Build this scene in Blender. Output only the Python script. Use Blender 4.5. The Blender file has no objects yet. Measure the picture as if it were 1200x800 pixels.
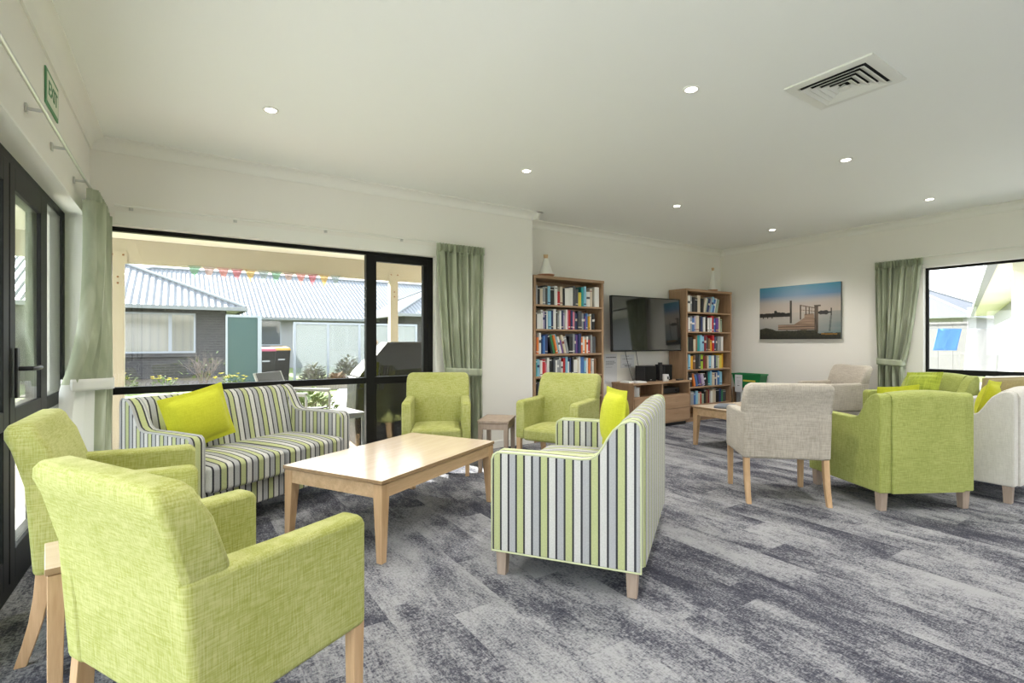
import bpy, bmesh, math, random
from mathutils import Vector, Matrix
from math import sin, cos, pi, radians, floor, exp
sc = bpy.context.scene
COL = sc.collection
RND = random.Random(7)

# ------------------------------------------------------------------ helpers
def link(o):
    COL.objects.link(o); return o

def tag(o, label, cat, group=None):
    o['label'] = label; o['category'] = cat
    if group: o['group'] = group
    return o

def thing(name, label, cat, loc=(0, 0, 0), rz=0.0, group=None):
    o = bpy.data.objects.new(name, None)
    o.empty_display_size = 0.1
    link(o); o.location = loc; o.rotation_euler = (0, 0, rz)
    return tag(o, label, cat, group)

def obj(name, bm, mats, parent=None, bevel=0.0, seg=3, smooth=True, solid=0.0, sub=0, ang=35):
    me = bpy.data.meshes.new(name)
    bmesh.ops.recalc_face_normals(bm, faces=bm.faces)
    bm.to_mesh(me); bm.free()
    if not isinstance(mats, (list, tuple)): mats = [mats]
    for m in mats: me.materials.append(m)
    o = bpy.data.objects.new(name, me); link(o)
    if parent: o.parent = parent
    if smooth:
        for p in me.polygons: p.use_smooth = True
    if solid:
        s = o.modifiers.new('solid', 'SOLIDIFY'); s.thickness = solid; s.offset = 0
    if bevel:
        b = o.modifiers.new('bevel', 'BEVEL'); b.width = bevel; b.segments = seg
        b.limit_method = 'ANGLE'; b.angle_limit = radians(ang); b.harden_normals = True
        b.use_clamp_overlap = True
    if sub:
        s = o.modifiers.new('sub', 'SUBSURF'); s.levels = sub; s.render_levels = sub
    if smooth and not bevel and not sub:
        me.set_sharp_from_angle(angle=radians(40))
    return o

def struct(name, bm, mats, parent=None, label=None, **k):
    o = obj(name, bm, mats, parent, **k)
    if parent is None: o['kind'] = 'structure'
    if label: o['label'] = label
    return o

def B(): return bmesh.new()

def box(bm, x0, x1, y0, y1, z0, z1, mi=0, cuts=0):
    v = [bm.verts.new((x, y, z)) for z in (z0, z1) for y in (y0, y1) for x in (x0, x1)]
    fs = [bm.faces.new([v[i] for i in q]) for q in ((0, 2, 3, 1), (4, 5, 7, 6), (0, 1, 5, 4), (2, 6, 7, 3), (0, 4, 6, 2), (1, 3, 7, 5))]
    for f in fs: f.material_index = mi
    return v

def prism(bm, poly, axis, a0, a1, mi_side=0, mi_cap=0):
    """polygon extruded along an axis: 'x': poly is (y,z); 'y': (x,z); 'z': (x,y)"""
    def P(p, a):
        return {'x': (a, p[0], p[1]), 'y': (p[0], a, p[1]), 'z': (p[0], p[1], a)}[axis]
    r0 = [bm.verts.new(P(p, a0)) for p in poly]; r1 = [bm.verts.new(P(p, a1)) for p in poly]
    n = len(poly)
    f = bm.faces.new(r0); f.material_index = mi_cap
    f = bm.faces.new(list(reversed(r1))); f.material_index = mi_cap
    for i in range(n):
        f = bm.faces.new((r0[i], r0[(i + 1) % n], r1[(i + 1) % n], r1[i])); f.material_index = mi_side

def loft(bm, secs, mi=0, cap=True, closed=True):
    rows = [[bm.verts.new(p) for p in s] for s in secs]
    n = len(rows[0])
    for a, b in zip(rows, rows[1:]):
        for i in range(n if closed else n - 1):
            f = bm.faces.new((a[i], a[(i + 1) % n], b[(i + 1) % n], b[i])); f.material_index = mi
    if cap:
        f = bm.faces.new(list(reversed(rows[0]))); f.material_index = mi
        f = bm.faces.new(rows[-1]); f.material_index = mi

def tube(bm, pts, r, seg=8, mi=0, closed=False):
    pts = [Vector(p) for p in pts]; secs = []
    n = len(pts); up = None
    for i, p in enumerate(pts):
        a = pts[(i - 1) % n] if (closed or i > 0) else p
        b = pts[(i + 1) % n] if (closed or i < n - 1) else p
        t = (b - a).normalized()
        if up is None:
            up = Vector((0, 0, 1)) if abs(t.z) < .9 else Vector((1, 0, 0))
        u = t.cross(up).normalized(); w = u.cross(t).normalized(); up = w
        rr = r[i] if isinstance(r, (list, tuple)) else r
        secs.append([p + u * rr * cos(2 * pi * k / seg) + w * rr * sin(2 * pi * k / seg) for k in range(seg)])
    if closed: secs.append(secs[0]); loft(bm, secs, mi, cap=False); bmesh.ops.remove_doubles(bm, verts=bm.verts, dist=1e-5)
    else: loft(bm, secs, mi)

def lathe(bm, prof, seg=24, c=(0, 0, 0), mi=0):
    loft(bm, [[(c[0] + max(r, 1e-4) * cos(2 * pi * k / seg), c[1] + max(r, 1e-4) * sin(2 * pi * k / seg), c[2] + z) for k in range(seg)] for r, z in prof], mi)

def pad(bm, x0, x1, y0, y1, z0, z1, crown=0.02, front=0.0, n=8):
    """seat pad: a box whose top is crowned"""
    vs = {}
    def V(i, j, k):
        key = (i, j, k)
        if key not in vs:
            u, v, w = i / n * 2 - 1, j / n * 2 - 1, k
            x = x0 + (x1 - x0) * i / n; y = y0 + (y1 - y0) * j / n
            z = z0 if w == 0 else z1 + crown * (1 - abs(u) ** 3) * (1 - abs(v) ** 3)
            if j == 0: y -= front * (1 - abs(u) ** 4)
            vs[key] = bm.verts.new((x, y, z))
        return vs[key]
    for i in range(n):
        for j in range(n):
            for k in (0, 1): bm.faces.new((V(i, j, k), V(i + 1, j, k), V(i + 1, j + 1, k), V(i, j + 1, k)))
    for i in range(n):
        bm.faces.new((V(i, 0, 0), V(i + 1, 0, 0), V(i + 1, 0, 1), V(i, 0, 1)))
        bm.faces.new((V(i, n, 0), V(i + 1, n, 0), V(i + 1, n, 1), V(i, n, 1)))
        bm.faces.new((V(0, i, 0), V(0, i + 1, 0), V(0, i + 1, 1), V(0, i, 1)))
        bm.faces.new((V(n, i, 0), V(n, i + 1, 0), V(n, i + 1, 1), V(n, i, 1)))

def wallmesh(bm, us, zs, holes, P, thick):
    """wall in a (u,z) grid with holes, P(u,z,d) -> point; d is depth into the wall"""
    us = sorted(set(us)); zs = sorted(set(zs)); v = {}
    def V(i, j, d):
        if (i, j, d) not in v: v[(i, j, d)] = bm.verts.new(P(us[i], zs[j], d * thick))
        return v[(i, j, d)]
    def solid(i, j):
        if i < 0 or j < 0 or i >= len(us) - 1 or j >= len(zs) - 1: return False
        u = (us[i] + us[i + 1]) / 2; z = (zs[j] + zs[j + 1]) / 2
        return not any(h[0] < u < h[1] and h[2] < z < h[3] for h in holes)
    for i in range(len(us) - 1):
        for j in range(len(zs) - 1):
            if not solid(i, j): continue
            for d in (0, 1): bm.faces.new((V(i, j, d), V(i + 1, j, d), V(i + 1, j + 1, d), V(i, j + 1, d)))
            for (di, dj, a, b) in ((-1, 0, (i, j), (i, j + 1)), (1, 0, (i + 1, j), (i + 1, j + 1)), (0, -1, (i, j), (i + 1, j)), (0, 1, (i, j + 1), (i + 1, j + 1))):
                if not solid(i + di, j + dj):
                    bm.faces.new((V(*a, 0), V(*b, 0), V(*b, 1), V(*a, 1)))

# ------------------------------------------------------------------ materials
class N:
    def __init__(self, name):
        self.m = bpy.data.materials.new(name); self.m.use_nodes = True
        self.t = self.m.node_tree; self.t.nodes.clear()
        self.out = self.t.nodes.new('ShaderNodeOutputMaterial')
    def n(self, typ, ins=None, **props):
        nd = self.t.nodes.new('ShaderNode' + typ)
        for k, v in props.items(): setattr(nd, k, v)
        for k, v in (ins or {}).items():
            s = nd.inputs[k]
            if hasattr(v, 'outputs'): v = v.outputs[0]
            if isinstance(v, bpy.types.NodeSocket): self.t.links.new(v, s)
            else: s.default_value = v
        return nd
    def math(self, op, a, b=0.0, c=0.0):
        return self.n('Math', {0: a, 1: b, 2: c}, operation=op)
    def mix(self, f, a, b):
        nd = self.n('Mix', {0: f}, data_type='RGBA')
        for i, v in ((6, a), (7, b)):
            if hasattr(v, 'outputs'): v = v.outputs[2 if v.bl_idname == 'ShaderNodeMix' else 0]
            if isinstance(v, bpy.types.NodeSocket): self.t.links.new(v, nd.inputs[i])
            else: nd.inputs[i].default_value = c4(v)
        return nd.outputs[2]
    def ramp(self, f, stops, interp='LINEAR'):
        nd = self.n('ValToRGB', {0: f}); r = nd.color_ramp; r.interpolation = interp
        while len(r.elements) < len(stops): r.elements.new(0.5)
        for e, (p, c) in zip(r.elements, stops): e.position = p; e.color = c4(c)
        return nd
    def bsdf(self, col, rough=.6, bump=None, bstr=.3, bdist=.01, **k):
        ins = {'Roughness': rough}
        ins['Base Color'] = c4(col) if isinstance(col, (tuple, list)) else col
        ins.update(k)
        if bump is not None:
            ins['Normal'] = self.n('Bump', {'Height': bump, 'Strength': bstr, 'Distance': bdist})
        p = self.n('BsdfPrincipled', ins)
        self.t.links.new(p.outputs[0], self.out.inputs[0]); return self.m
    def surf(self, node):
        self.t.links.new(node.outputs[0], self.out.inputs[0]); return self.m
    def co(self, which='Object', scale=(1, 1, 1)):
        c = self.n('TexCoord').outputs[which]
        return self.n('Mapping', {'Vector': c, 'Scale': scale})

def c4(c): return (c[0], c[1], c[2], 1.0) if len(c) == 3 else tuple(c)

def plain(name, col, rough=.5, **k):
    return N(name).bsdf(col, rough, **k)

def paint(name, col, rough=.75):
    m = N(name); no = m.n('TexNoise', {'Vector': m.co(scale=(1, 1, 1)), 'Scale': 180.0, 'Detail': 2.0})
    return m.bsdf(col, rough, bump=no.outputs[0], bstr=.06, bdist=.002)

def fabric(name, c1, c2, bump=.5, sheen=.15, s=1.0):
    m = N(name)
    a = m.n('TexNoise', {'Vector': m.co(scale=(260 * s, 260 * s, 22 * s)), 'Scale': 1.0, 'Detail': 2.0})
    b = m.n('TexNoise', {'Vector': m.co(scale=(22 * s, 22 * s, 260 * s)), 'Scale': 1.0, 'Detail': 2.0})
    w = m.math('ADD', m.math('MULTIPLY', a.outputs[0], .5), m.math('MULTIPLY', b.outputs[0], .5))
    big = m.n('TexNoise', {'Vector': m.co(), 'Scale': 7.0, 'Detail': 3.0})
    f = m.math('ADD', m.math('MULTIPLY', w, 1.0), m.math('MULTIPLY', m.math('SUBTRACT', big.outputs[0], .5), .25))
    col = m.ramp(f, [(.36, c1), (.64, c2)])
    return m.bsdf(col.outputs[0], .9, bump=w, bstr=bump, bdist=.004, **{'Sheen Weight': sheen, 'Sheen Roughness': .5})

def wood(name, c1, c2, rough=.45, axis='x', spec=.4):
    m = N(name)
    sc_ = {'x': (2, 26, 26), 'y': (26, 2, 26), 'z': (26, 26, 2)}[axis]
    a = m.n('TexNoise', {'Vector': m.co(scale=sc_), 'Scale': 1.0, 'Detail': 6.0, 'Roughness': .6, 'Distortion': .4})
    sc2 = tuple(x * 6 for x in sc_)
    b = m.n('TexNoise', {'Vector': m.co(scale=sc2), 'Scale': 1.0, 'Detail': 2.0})
    f = m.math('ADD', m.math('MULTIPLY', a.outputs[0], .75), m.math('MULTIPLY', b.outputs[0], .25))
    col = m.ramp(f, [(.35, c1), (.65, c2)])
    return m.bsdf(col.outputs[0], rough, bump=b.outputs[0], bstr=.05, bdist=.002, **{'Specular IOR Level': spec})

M = {}
M['wall'] = paint('wall paint', (.85, .825, .775))
M['ceil'] = paint('ceiling paint', (.90, .91, .88))
M['trim'] = plain('white trim', (.86, .85, .80), .45)
M['black'] = plain('black aluminium', (.0075, .0075, .007), .5, **{'Specular IOR Level': .2})
M['chrome'] = plain('brushed steel', (.62, .62, .60), .3, Metallic=1.0)
M['lime'] = fabric('lime woven', (.315, .335, .068), (.49, .497, .20), .45, sheen=.04)
M['limedark'] = fabric('lime felt', (.27, .31, .06), (.425, .46, .135), .4)
M['beige'] = fabric('beige chenille', (.40, .352, .29), (.57, .52, .445), .45, s=.6)
M['cream'] = fabric('cream linen', (.56, .54, .49), (.67, .65, .60), .25)
M['cushlime'] = fabric('lime cotton', (.50, .52, .018), (.59, .61, .035), .15, sheen=.05)
M['cushgreen'] = fabric('green pebble weave', (.22, .29, .015), (.42, .49, .05), .9, s=.25)
M['cushbrown'] = fabric('olive brown velvet', (.20, .16, .055), (.29, .24, .10), .2)
M['oak'] = wood('light oak', (.50, .315, .165), (.66, .45, .265), .42, 'z')
M['oakx'] = wood('light oak rail', (.52, .34, .19), (.68, .48, .29), .42, 'x')
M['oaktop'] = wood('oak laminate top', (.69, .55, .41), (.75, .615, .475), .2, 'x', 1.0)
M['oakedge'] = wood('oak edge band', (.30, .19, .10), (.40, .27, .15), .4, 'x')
M['pipegrey'] = plain('grey piping', (.42, .42, .42), .8); M['pipelime'] = plain('pale green piping', (.58, .62, .38), .8)
M['greywood'] = wood('washed oak leg', (.36, .275, .215), (.47, .37, .30), .5, 'z')
M['case'] = wood('bookcase veneer', (.30, .185, .105), (.42, .27, .165), .5, 'z')
M['casex'] = wood('shelf veneer', (.33, .205, .12), (.44, .29, .18), .5, 'x')
M['white'] = plain('white card', (.80, .80, .80), .6)
M['blackplastic'] = plain('black plastic', (.016, .016, .018), .35)
M['screen'] = plain('tv screen', (.005, .005, .006), .05, **{'Specular IOR Level': 1.0, 'Coat Weight': 1.0, 'Coat Roughness': .04})

def stripes(name, axis, phase):
    m = N(name)
    sep = m.n('SeparateXYZ', {0: m.n('TexCoord').outputs['Object']})
    P = .126
    t = m.math('FRACT', m.math('ADD', m.math('DIVIDE', m.math('SUBTRACT', sep.outputs[axis], phase), P), 100.0 + .135))
    g, w, gy, dk = (.50, .54, .27), (.64, .635, .615), (.44, .445, .46), (.034, .035, .042)
    r = m.ramp(t, [(0, g), (.255, dk), (.335, w), (.588, dk), (.668, gy), (.92, dk)], 'CONSTANT')
    a = m.n('TexNoise', {'Vector': m.co(scale=(160, 160, 160)), 'Scale': 1.0, 'Detail': 2.0})
    col = m.mix(.22, r.outputs[0], m.mix(1.0, r.outputs[0], r.outputs[0]))
    mul = m.n('Mix', {0: .35}, data_type='RGBA', blend_type='MULTIPLY')
    m.t.links.new(r.outputs[0], mul.inputs[6]); m.t.links.new(m.ramp(a.outputs[0], [(.3, (.55, .55, .55)), (.7, (1, 1, 1))]).outputs[0], mul.inputs[7])
    return m.bsdf(mul.outputs[2], .9, bump=a.outputs[0], bstr=.3, bdist=.003, **{'Sheen Weight': .1})
M['st_y'] = stripes('stripes along depth', 1, -.344)
M['st_x'] = stripes('stripes along width', 0, .047)

def glass(name, tint=(1, 1, 1), base=.035):
    m = N(name)
    lw = m.n('LayerWeight', {'Blend': .5}).outputs['Facing']
    f = m.math('ADD', m.math('MULTIPLY', m.math('POWER', lw, 5.0), 1.0 - base), base)
    return m.surf(m.n('MixShader', {0: f, 1: m.n('BsdfTransparent', {0: c4(tint)}), 2: m.n('BsdfGlossy', {'Color': (1, 1, 1, 1), 'Roughness': .0})}))
M['glass'] = glass('window glass', (.97, .985, .975))
def frosted():
    m = N('frosted fence glass')
    d = m.n('MixShader', {0: .4, 1: m.n('BsdfDiffuse', {0: (.24, .25, .25, 1)}), 2: m.n('BsdfTranslucent', {0: (.24, .255, .255, 1)})})
    return m.surf(m.n('MixShader', {0: .55, 1: m.n('BsdfTransparent', {0: (.92, .97, .97, 1)}), 2: d}))
M['frost'] = frosted()

def drape():
    m = N('curtain fabric')
    v = m.co(scale=(1, 1, 1))
    n1 = m.n('TexNoise', {'Vector': m.co(scale=(9, 9, 2.2)), 'Scale': 1.0, 'Detail': 3.0, 'Distortion': .8})
    n2 = m.n('TexNoise', {'Vector': m.co(scale=(300, 300, 60)), 'Scale': 1.0, 'Detail': 1.0})
    c = m.ramp(n1.outputs[0], [(.35, (.35, .39, .27)), (.55, (.50, .54, .40)), (.68, (.66, .70, .58))])
    bm_ = m.n('Bump', {'Height': n2.outputs[0], 'Strength': .15, 'Distance': .003})
    d = m.n('BsdfPrincipled', {'Base Color': c.outputs[0], 'Roughness': .7, 'Normal': bm_, 'Sheen Weight': .3})
    t = m.n('BsdfTranslucent', {'Color': (.62, .66, .52, 1)})
    return m.surf(m.n('MixShader', {0: .22, 1: d, 2: t}))
M['drape'] = drape()
def lining():
    m = N('curtain lining')
    return m.surf(m.n('MixShader', {0: .35, 1: m.n('BsdfDiffuse', {0: (.88, .88, .85, 1)}), 2: m.n('BsdfTranslucent', {0: (.88, .89, .85, 1)})}))
M['lining'] = lining()

def carpet():
    m = N('plank carpet')
    sep = m.n('SeparateXYZ', {0: m.n('TexCoord').outputs['Object']})
    x, y = sep.outputs[0], sep.outputs[1]
    ix = m.math('FLOOR', m.math('DIVIDE', x, .25))
    off = m.n('TexWhiteNoise', {'W': ix}, noise_dimensions='1D').outputs[0]
    iy = m.math('FLOOR', m.math('ADD', m.math('DIVIDE', y, 1.0), off))
    pid = m.n('CombineXYZ', {0: ix, 1: iy, 2: 3.0})
    wn = m.n('TexWhiteNoise', {'Vector': pid}, noise_dimensions='3D')
    offv = m.n('VectorMath', {0: wn.outputs['Color'], 1: (37., 53., 91.)}, operation='MULTIPLY')
    p = m.n('VectorMath', {0: m.n('TexCoord').outputs['Object'], 1: offv.outputs[0]}, operation='ADD')
    blot = m.n('TexNoise', {'Vector': m.n('Mapping', {'Vector': p.outputs[0], 'Scale': (3.8, 1.5, 1)}), 'Scale': 1.0, 'Detail': 9.0, 'Roughness': .70, 'Distortion': .15})
    mott = m.n('TexNoise', {'Vector': m.n('Mapping', {'Vector': p.outputs[0], 'Scale': (95, 60, 1)}), 'Scale': 1.0, 'Detail': 4.0, 'Roughness': .75})
    streak = m.n('TexNoise', {'Vector': m.n('Mapping', {'Vector': p.outputs[0], 'Scale': (60, 190, 1)}), 'Scale': 1.0, 'Detail': 2.0})
    lines = m.n('TexNoise', {'Vector': m.n('Mapping', {'Vector': p.outputs[0], 'Scale': (210, 14, 1)}), 'Scale': 1.0, 'Detail': 2.0})
    f = m.math('ADD', blot.outputs[0], m.math('MULTIPLY', m.math('SUBTRACT', mott.outputs[0], .5), .62))
    f = m.math('ADD', f, m.math('MULTIPLY', m.math('SUBTRACT', wn.outputs['Value'], .5), .13))
    f = m.math('ADD', f, m.math('MULTIPLY', m.math('SUBTRACT', streak.outputs[0], .5), .34))
    f = m.math('ADD', f, m.math('MULTIPLY', m.math('SUBTRACT', lines.outputs[0], .5), .20))
    c = m.ramp(f, [(.30, (.040, .041, .058)), (.43, (.088, .090, .112)), (.50, (.20, .203, .225)), (.64, (.34, .343, .36))])
    h = m.math('ADD', m.math('MULTIPLY', streak.outputs[0], .5), m.math('ADD', m.math('MULTIPLY', mott.outputs[0], .5), f))
    return m.bsdf(c.outputs[0], .95, bump=h, bstr=.6, bdist=.006, **{'Specular IOR Level': .15})
M['carpet'] = carpet()

# ------------------------------------------------------------------ room shell
X0, X2 = -.57, 7.6          # left wall face, right wall face
Y1, YT, YF = 4.86, 5.20, -3.4   # window wall, recessed TV wall, wall behind the camera
XC, ZC = 3.47, 2.72         # end of the window wall, ceiling height
bm = B(); box(bm, X0 - .25, X2 + .25, YF - .25, YT + .2, -.12, 0.0); struct('floor', bm, M['carpet'], smooth=False)
bm = B(); box(bm, X0 - .25, X2 + .25, YF - .25, YT + .2, ZC, ZC + .15); struct('ceiling', bm, M['ceil'], smooth=False)
WIN1 = (-.50, 2.24, 0.0, 2.10)
bm = B(); wallmesh(bm, [X0 - .2, XC, WIN1[0], WIN1[1]], [0, ZC, WIN1[3]], [WIN1], lambda u, z, d: (u, Y1 + d, z), .22)
struct('wall_back', bm, M['wall'], smooth=False)
bm = B(); box(bm, XC - .24, XC, Y1 + .215, YT + .2, 0, ZC); struct('wall_return', bm, M['wall'], smooth=False)
bm = B(); wallmesh(bm, [XC, X2], [0, ZC], [], lambda u, z, d: (u, YT + d, z), .2); struct('wall_recess', bm, M['wall'], smooth=False)
DOOR = (-3.0, 4.63, 0.0, 2.10)
bm = B(); wallmesh(bm, [YF, Y1 + .2, DOOR[0], DOOR[1]], [0, ZC, DOOR[3]], [DOOR], lambda u, z, d: (X0 - d, u, z), .2); struct('wall_left', bm, M['wall'], smooth=False)
WIN2 = (-2.9, 2.42, .25, 2.10)
bm = B(); wallmesh(bm, [YF, YT + .2, WIN2[0], WIN2[1]], [0, ZC, WIN2[2], WIN2[3]], [WIN2], lambda u, z, d: (X2 + d, u, z), .2); struct('wall_right', bm, M['wall'], smooth=False)
FILL_WIN = [(5.9, 7.4, .0, 2.2)]  # unseen rear opening, added to let fill daylight into the room
bm = B(); wallmesh(bm, [X0, X2] + [h[0] for h in FILL_WIN] + [h[1] for h in FILL_WIN], [0, ZC, 2.2], FILL_WIN, lambda u, z, d: (u, YF - d, z), .2); struct('wall_front', bm, M['wall'], smooth=False)

# cornices: coved profile in (out, down)
def cove(n=6, s=.09):
    p = [(0, 0), (s, 0), (s, -.012)]
    for i in range(n + 1):
        a = pi / 2 * i / n
        p.append((s - (s - .012) * sin(a) * .92, -.012 - (s - .024) * (1 - cos(a))))
    p += [(.012, -s), (0, -s)]
    return p
CV = cove()
def cornice(name, axis, a0, a1, base, sgn):
    bm = B()
    prism(bm, [(base + sgn * o, ZC + z) for o, z in CV], axis, a0, a1)
    return struct(name, bm, M['trim'])
cornice('trim_1', 'x', X0, XC + .09, Y1, -1)
cornice('trim_2', 'y', Y1 - .09, YT, XC, 1)
cornice('trim_3', 'x', XC, X2, YT, -1)
cornice('trim_4', 'y', YF, YT, X2, -1)
cornice('trim_5', 'y', YF, Y1, X0, 1)
# baseboards
def skirting(name, boxes):
    bm = B(); box(bm, *boxes, 0, .085); return struct(name, bm, M['trim'], bevel=.005)
skirting('baseboard_back', (WIN1[1], XC + .014, Y1 - .014, Y1))
skirting('baseboard_recess', (XC, X2, YT - .014, YT))
skirting('baseboard_right', (X2 - .014, X2, YF, YT))
skirting('baseboard_left', (X0, X0 + .014, DOOR[1], Y1))

# ------------------------------------------------------------------ joinery
def frame_bars(name, parent, bars, mat=None):
    out = []
    for b in bars:
        bm = B(); box(bm, *b); out.append(obj(name, bm, mat or M['black'], parent, bevel=.004, seg=2))
    return out
def panes(parent, boxes):
    for b in boxes:
        bm = B(); box(bm, *b); obj('glass_pane', bm, M['glass'], parent, smooth=False)
w1 = bpy.data.objects.new('window_1', None); link(w1); w1['kind'] = 'structure'
JY0, JY1 = 4.93, 4.99
T0, T1 = .788, .845   # transom height
frame_bars('window_frame', w1, [(-.50, 2.24, JY0, JY1, 2.052, 2.10), (-.50, 2.24, JY0, JY1, 0, .05), (-.50, -.45, JY0, JY1, .05, 2.052), (2.165, 2.24, JY0, JY1, .05, 2.052)])
frame_bars('mullion', w1, [(1.515, 1.60, JY0 - .01, JY1, .05, 2.052)])
frame_bars('transom', w1, [(-.45, 1.515, JY0, JY1, T0, T1), (1.60, 2.165, JY0 - .01, JY1, T0 - .01, T1 + .005)])
frame_bars('sash_rail', w1, [(1.60, 2.165, JY0 + .005, JY1, 1.995, 2.052)])
frame_bars('sash_stile', w1, [(1.60, 1.622, JY0 + .005, JY1, .05, 1.995), (2.12, 2.165, JY0 + .005, JY1, .05, 1.995)])
g0, g1 = 4.957, 4.963
panes(w1, [(-.45, 1.515, g0, g1, T1, 2.052), (-.45, 1.515, g0, g1, .05, T0), (1.622, 2.12, g0, g1, T1, 1.995), (1.622, 2.12, g0, g1, .05, T0)])
# reveal lining boards
bm = B(); box(bm, -.50, 2.24, Y1 - .004, JY0, 2.085, 2.10); box(bm, 2.225, 2.24, Y1 - .004, JY0, 0, 2.085)
struct('trim_6', bm, M['trim'], smooth=False)

bm = B(); box(bm, -.42, 2.30, Y1 - .006, Y1, 2.10, 2.19); struct('trim_8', bm, M['trim'], smooth=False)
bm = B(); box(bm, X2 - .006, X2, -2.95, 2.42, 2.10, 2.19); struct('trim_9', bm, M['trim'], smooth=False)
d1 = bpy.data.objects.new('door_1', None); link(d1); d1['kind'] = 'structure'
JX0, JX1 = -.74, -.675
def ybars(name, parent, bars): return frame_bars(name, parent, [(b[4] if len(b) > 4 else JX0, b[5] if len(b) > 5 else JX1, b[0], b[1], b[2], b[3]) for b in bars])
ybars('door_frame', d1, [(-3.0, 4.63, 2.04, 2.10), (-3.0, 4.63, 0, .06), (4.53, 4.63, .06, 2.04), (-3.0, -2.92, .06, 2.04)])
ybars('mullion', d1, [(3.985, 4.07, .06, 2.04), (2.46, 2.54, .06, 2.04), (.95, 1.03, .06, 2.04), (-.55, -.47, .06, 2.04), (-1.8, -1.72, .06, 2.04)])
ybars('transom', d1, [(4.07, 4.53, .79, .87), (1.03, 1.70, .79, .87), (1.78, 2.46, .79, .87), (-.47, .95, .79, .87), (-1.72, -.55, .79, .87), (-2.92, -1.8, .79, .87)])
panes(d1, [(-.687, -.682, a, b, z0, z1) for a, b in ((4.07, 4.53), (1.03, 2.46), (-.47, .95), (-1.72, -.55), (-2.92, -1.8)) for z0, z1 in ((.06, .79), (.87, 2.04))])
for k, (a, b) in enumerate(((3.27, 3.985), (2.54, 3.255))):   # the two opening leaves
    lf = bpy.data.objects.new('door_leaf', None); link(lf); lf.parent = d1
    frame_bars('stile', lf, [(JX0, JX1 + .003, a, a + .09, .06, 2.04), (JX0, JX1 + .003, b - .09, b, .06, 2.04)])
    frame_bars('rail', lf, [(JX0, JX1 + .003, a + .09, b - .09, 1.93, 2.04), (JX0, JX1 + .003, a + .09, b - .09, .79, .88), (JX0, JX1 + .003, a + .09, b - .09, .06, .20)])
    panes(lf, [(-.687, -.682, a + .09, b - .09, .20, .79), (-.687, -.682, a + .09, b - .09, .88, 1.93)])
    if k == 0:
        bm = B(); box(bm, JX1 + .012, JX1 + .024, a + .025, a + .065, .93, 1.17); obj('handle_plate', bm, M['blackplastic'], lf, bevel=.004)
        bm = B(); tube(bm, [(JX1 + .02, a + .045, 1.07), (JX1 + .075, a + .045, 1.07), (JX1 + .08, a + .06, 1.07), (JX1 + .08, a + .17, 1.07)], .011); obj('door_handle', bm, M['blackplastic'], lf)
bm = B(); box(bm, JX1, X0 + .004, 4.615, 4.63, 0, 2.10); box(bm, JX1, X0 + .004, -3.0, 4.615, 2.085, 2.10); struct('trim_7', bm, M['trim'], smooth=False)

w2 = bpy.data.objects.new('window_2', None); link(w2); w2['kind'] = 'structure'
KX0, KX1 = 7.675, 7.715
bars = [(-2.9, 2.42, 2.072, 2.10), (-2.9, 2.42, .25, .30), (2.392, 2.42, .30, 2.072), (-2.9, -2.85, .30, 2.055)]
frame_bars('window_frame', w2, [(KX0, KX1, *b) for b in bars])
frame_bars('mullion', w2, [(KX0, KX1, .55, .62, .30, 2.055), (KX0, KX1, -1.15, -1.08, .30, 2.055)])
frame_bars('transom', w2, [(KX0, KX1, .62, 2.392, .80, .865), (KX0, KX1, -1.08, .55, .80, .875), (KX0, KX1, -2.85, -1.15, .80, .875)])
panes(w2, [(7.697, 7.703, a, b, z0, z1) for a, b in ((.62, 2.392), (-1.08, .55), (-2.85, -1.15)) for z0, z1 in ((.30, .80), (.865, 2.072))])
for i, h in enumerate(FILL_WIN):  # glazing of the added fill opening behind the camera
    w3 = bpy.data.objects.new('window_%d' % (3 + i), None); link(w3); w3['kind'] = 'structure'
    a, b, z0, z1 = h; mid = (a + b) / 2
    frame_bars('window_frame', w3, [(a, b, YF - .13, YF - .07, z1 - .05, z1), (a, b, YF - .13, YF - .07, 0, .05), (a, a + .05, YF - .13, YF - .07, .05, z1 - .05), (b - .05, b, YF - .13, YF - .07, .05, z1 - .05)])
    frame_bars('mullion', w3, [(mid - .035, mid + .035, YF - .13, YF - .07, .05, z1 - .05)])
    panes(w3, [(a + .05, mid - .035, YF - .103, YF - .097, .05, z1 - .05), (mid + .035, b - .05, YF - .103, YF - .097, .05, z1 - .05)])

# ------------------------------------------------------------------ seating
def mesh_arm_profile():
    """sofa arm in (y,z): level front arm, swooping up into the back"""
    return [(-.375, .13), (-.375, .595), (-.366, .620), (-.345, .634), (-.10, .636), (.09, .634), (.135, .640), (.168, .657), (.197, .700), (.222, .745), (.248, .783), (.285, .815), (.325, .831), (.352, .829), (.370, .812), (.375, .785), (.375, .13)]

def leg_block(parent, x, y, h, mat, w=.058, t=.046, name='leg'):
    bm = B()
    loft(bm, [[(x + sx * t / 2, y + sy * t / 2, 0) for sx, sy in ((-1, -1), (1, -1), (1, 1), (-1, 1))], [(x + sx * w / 2, y + sy * w / 2, h) for sx, sy in ((-1, -1), (1, -1), (1, 1), (-1, 1))]])
    return obj(name, bm, mat, parent, bevel=.004, seg=2)

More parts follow.
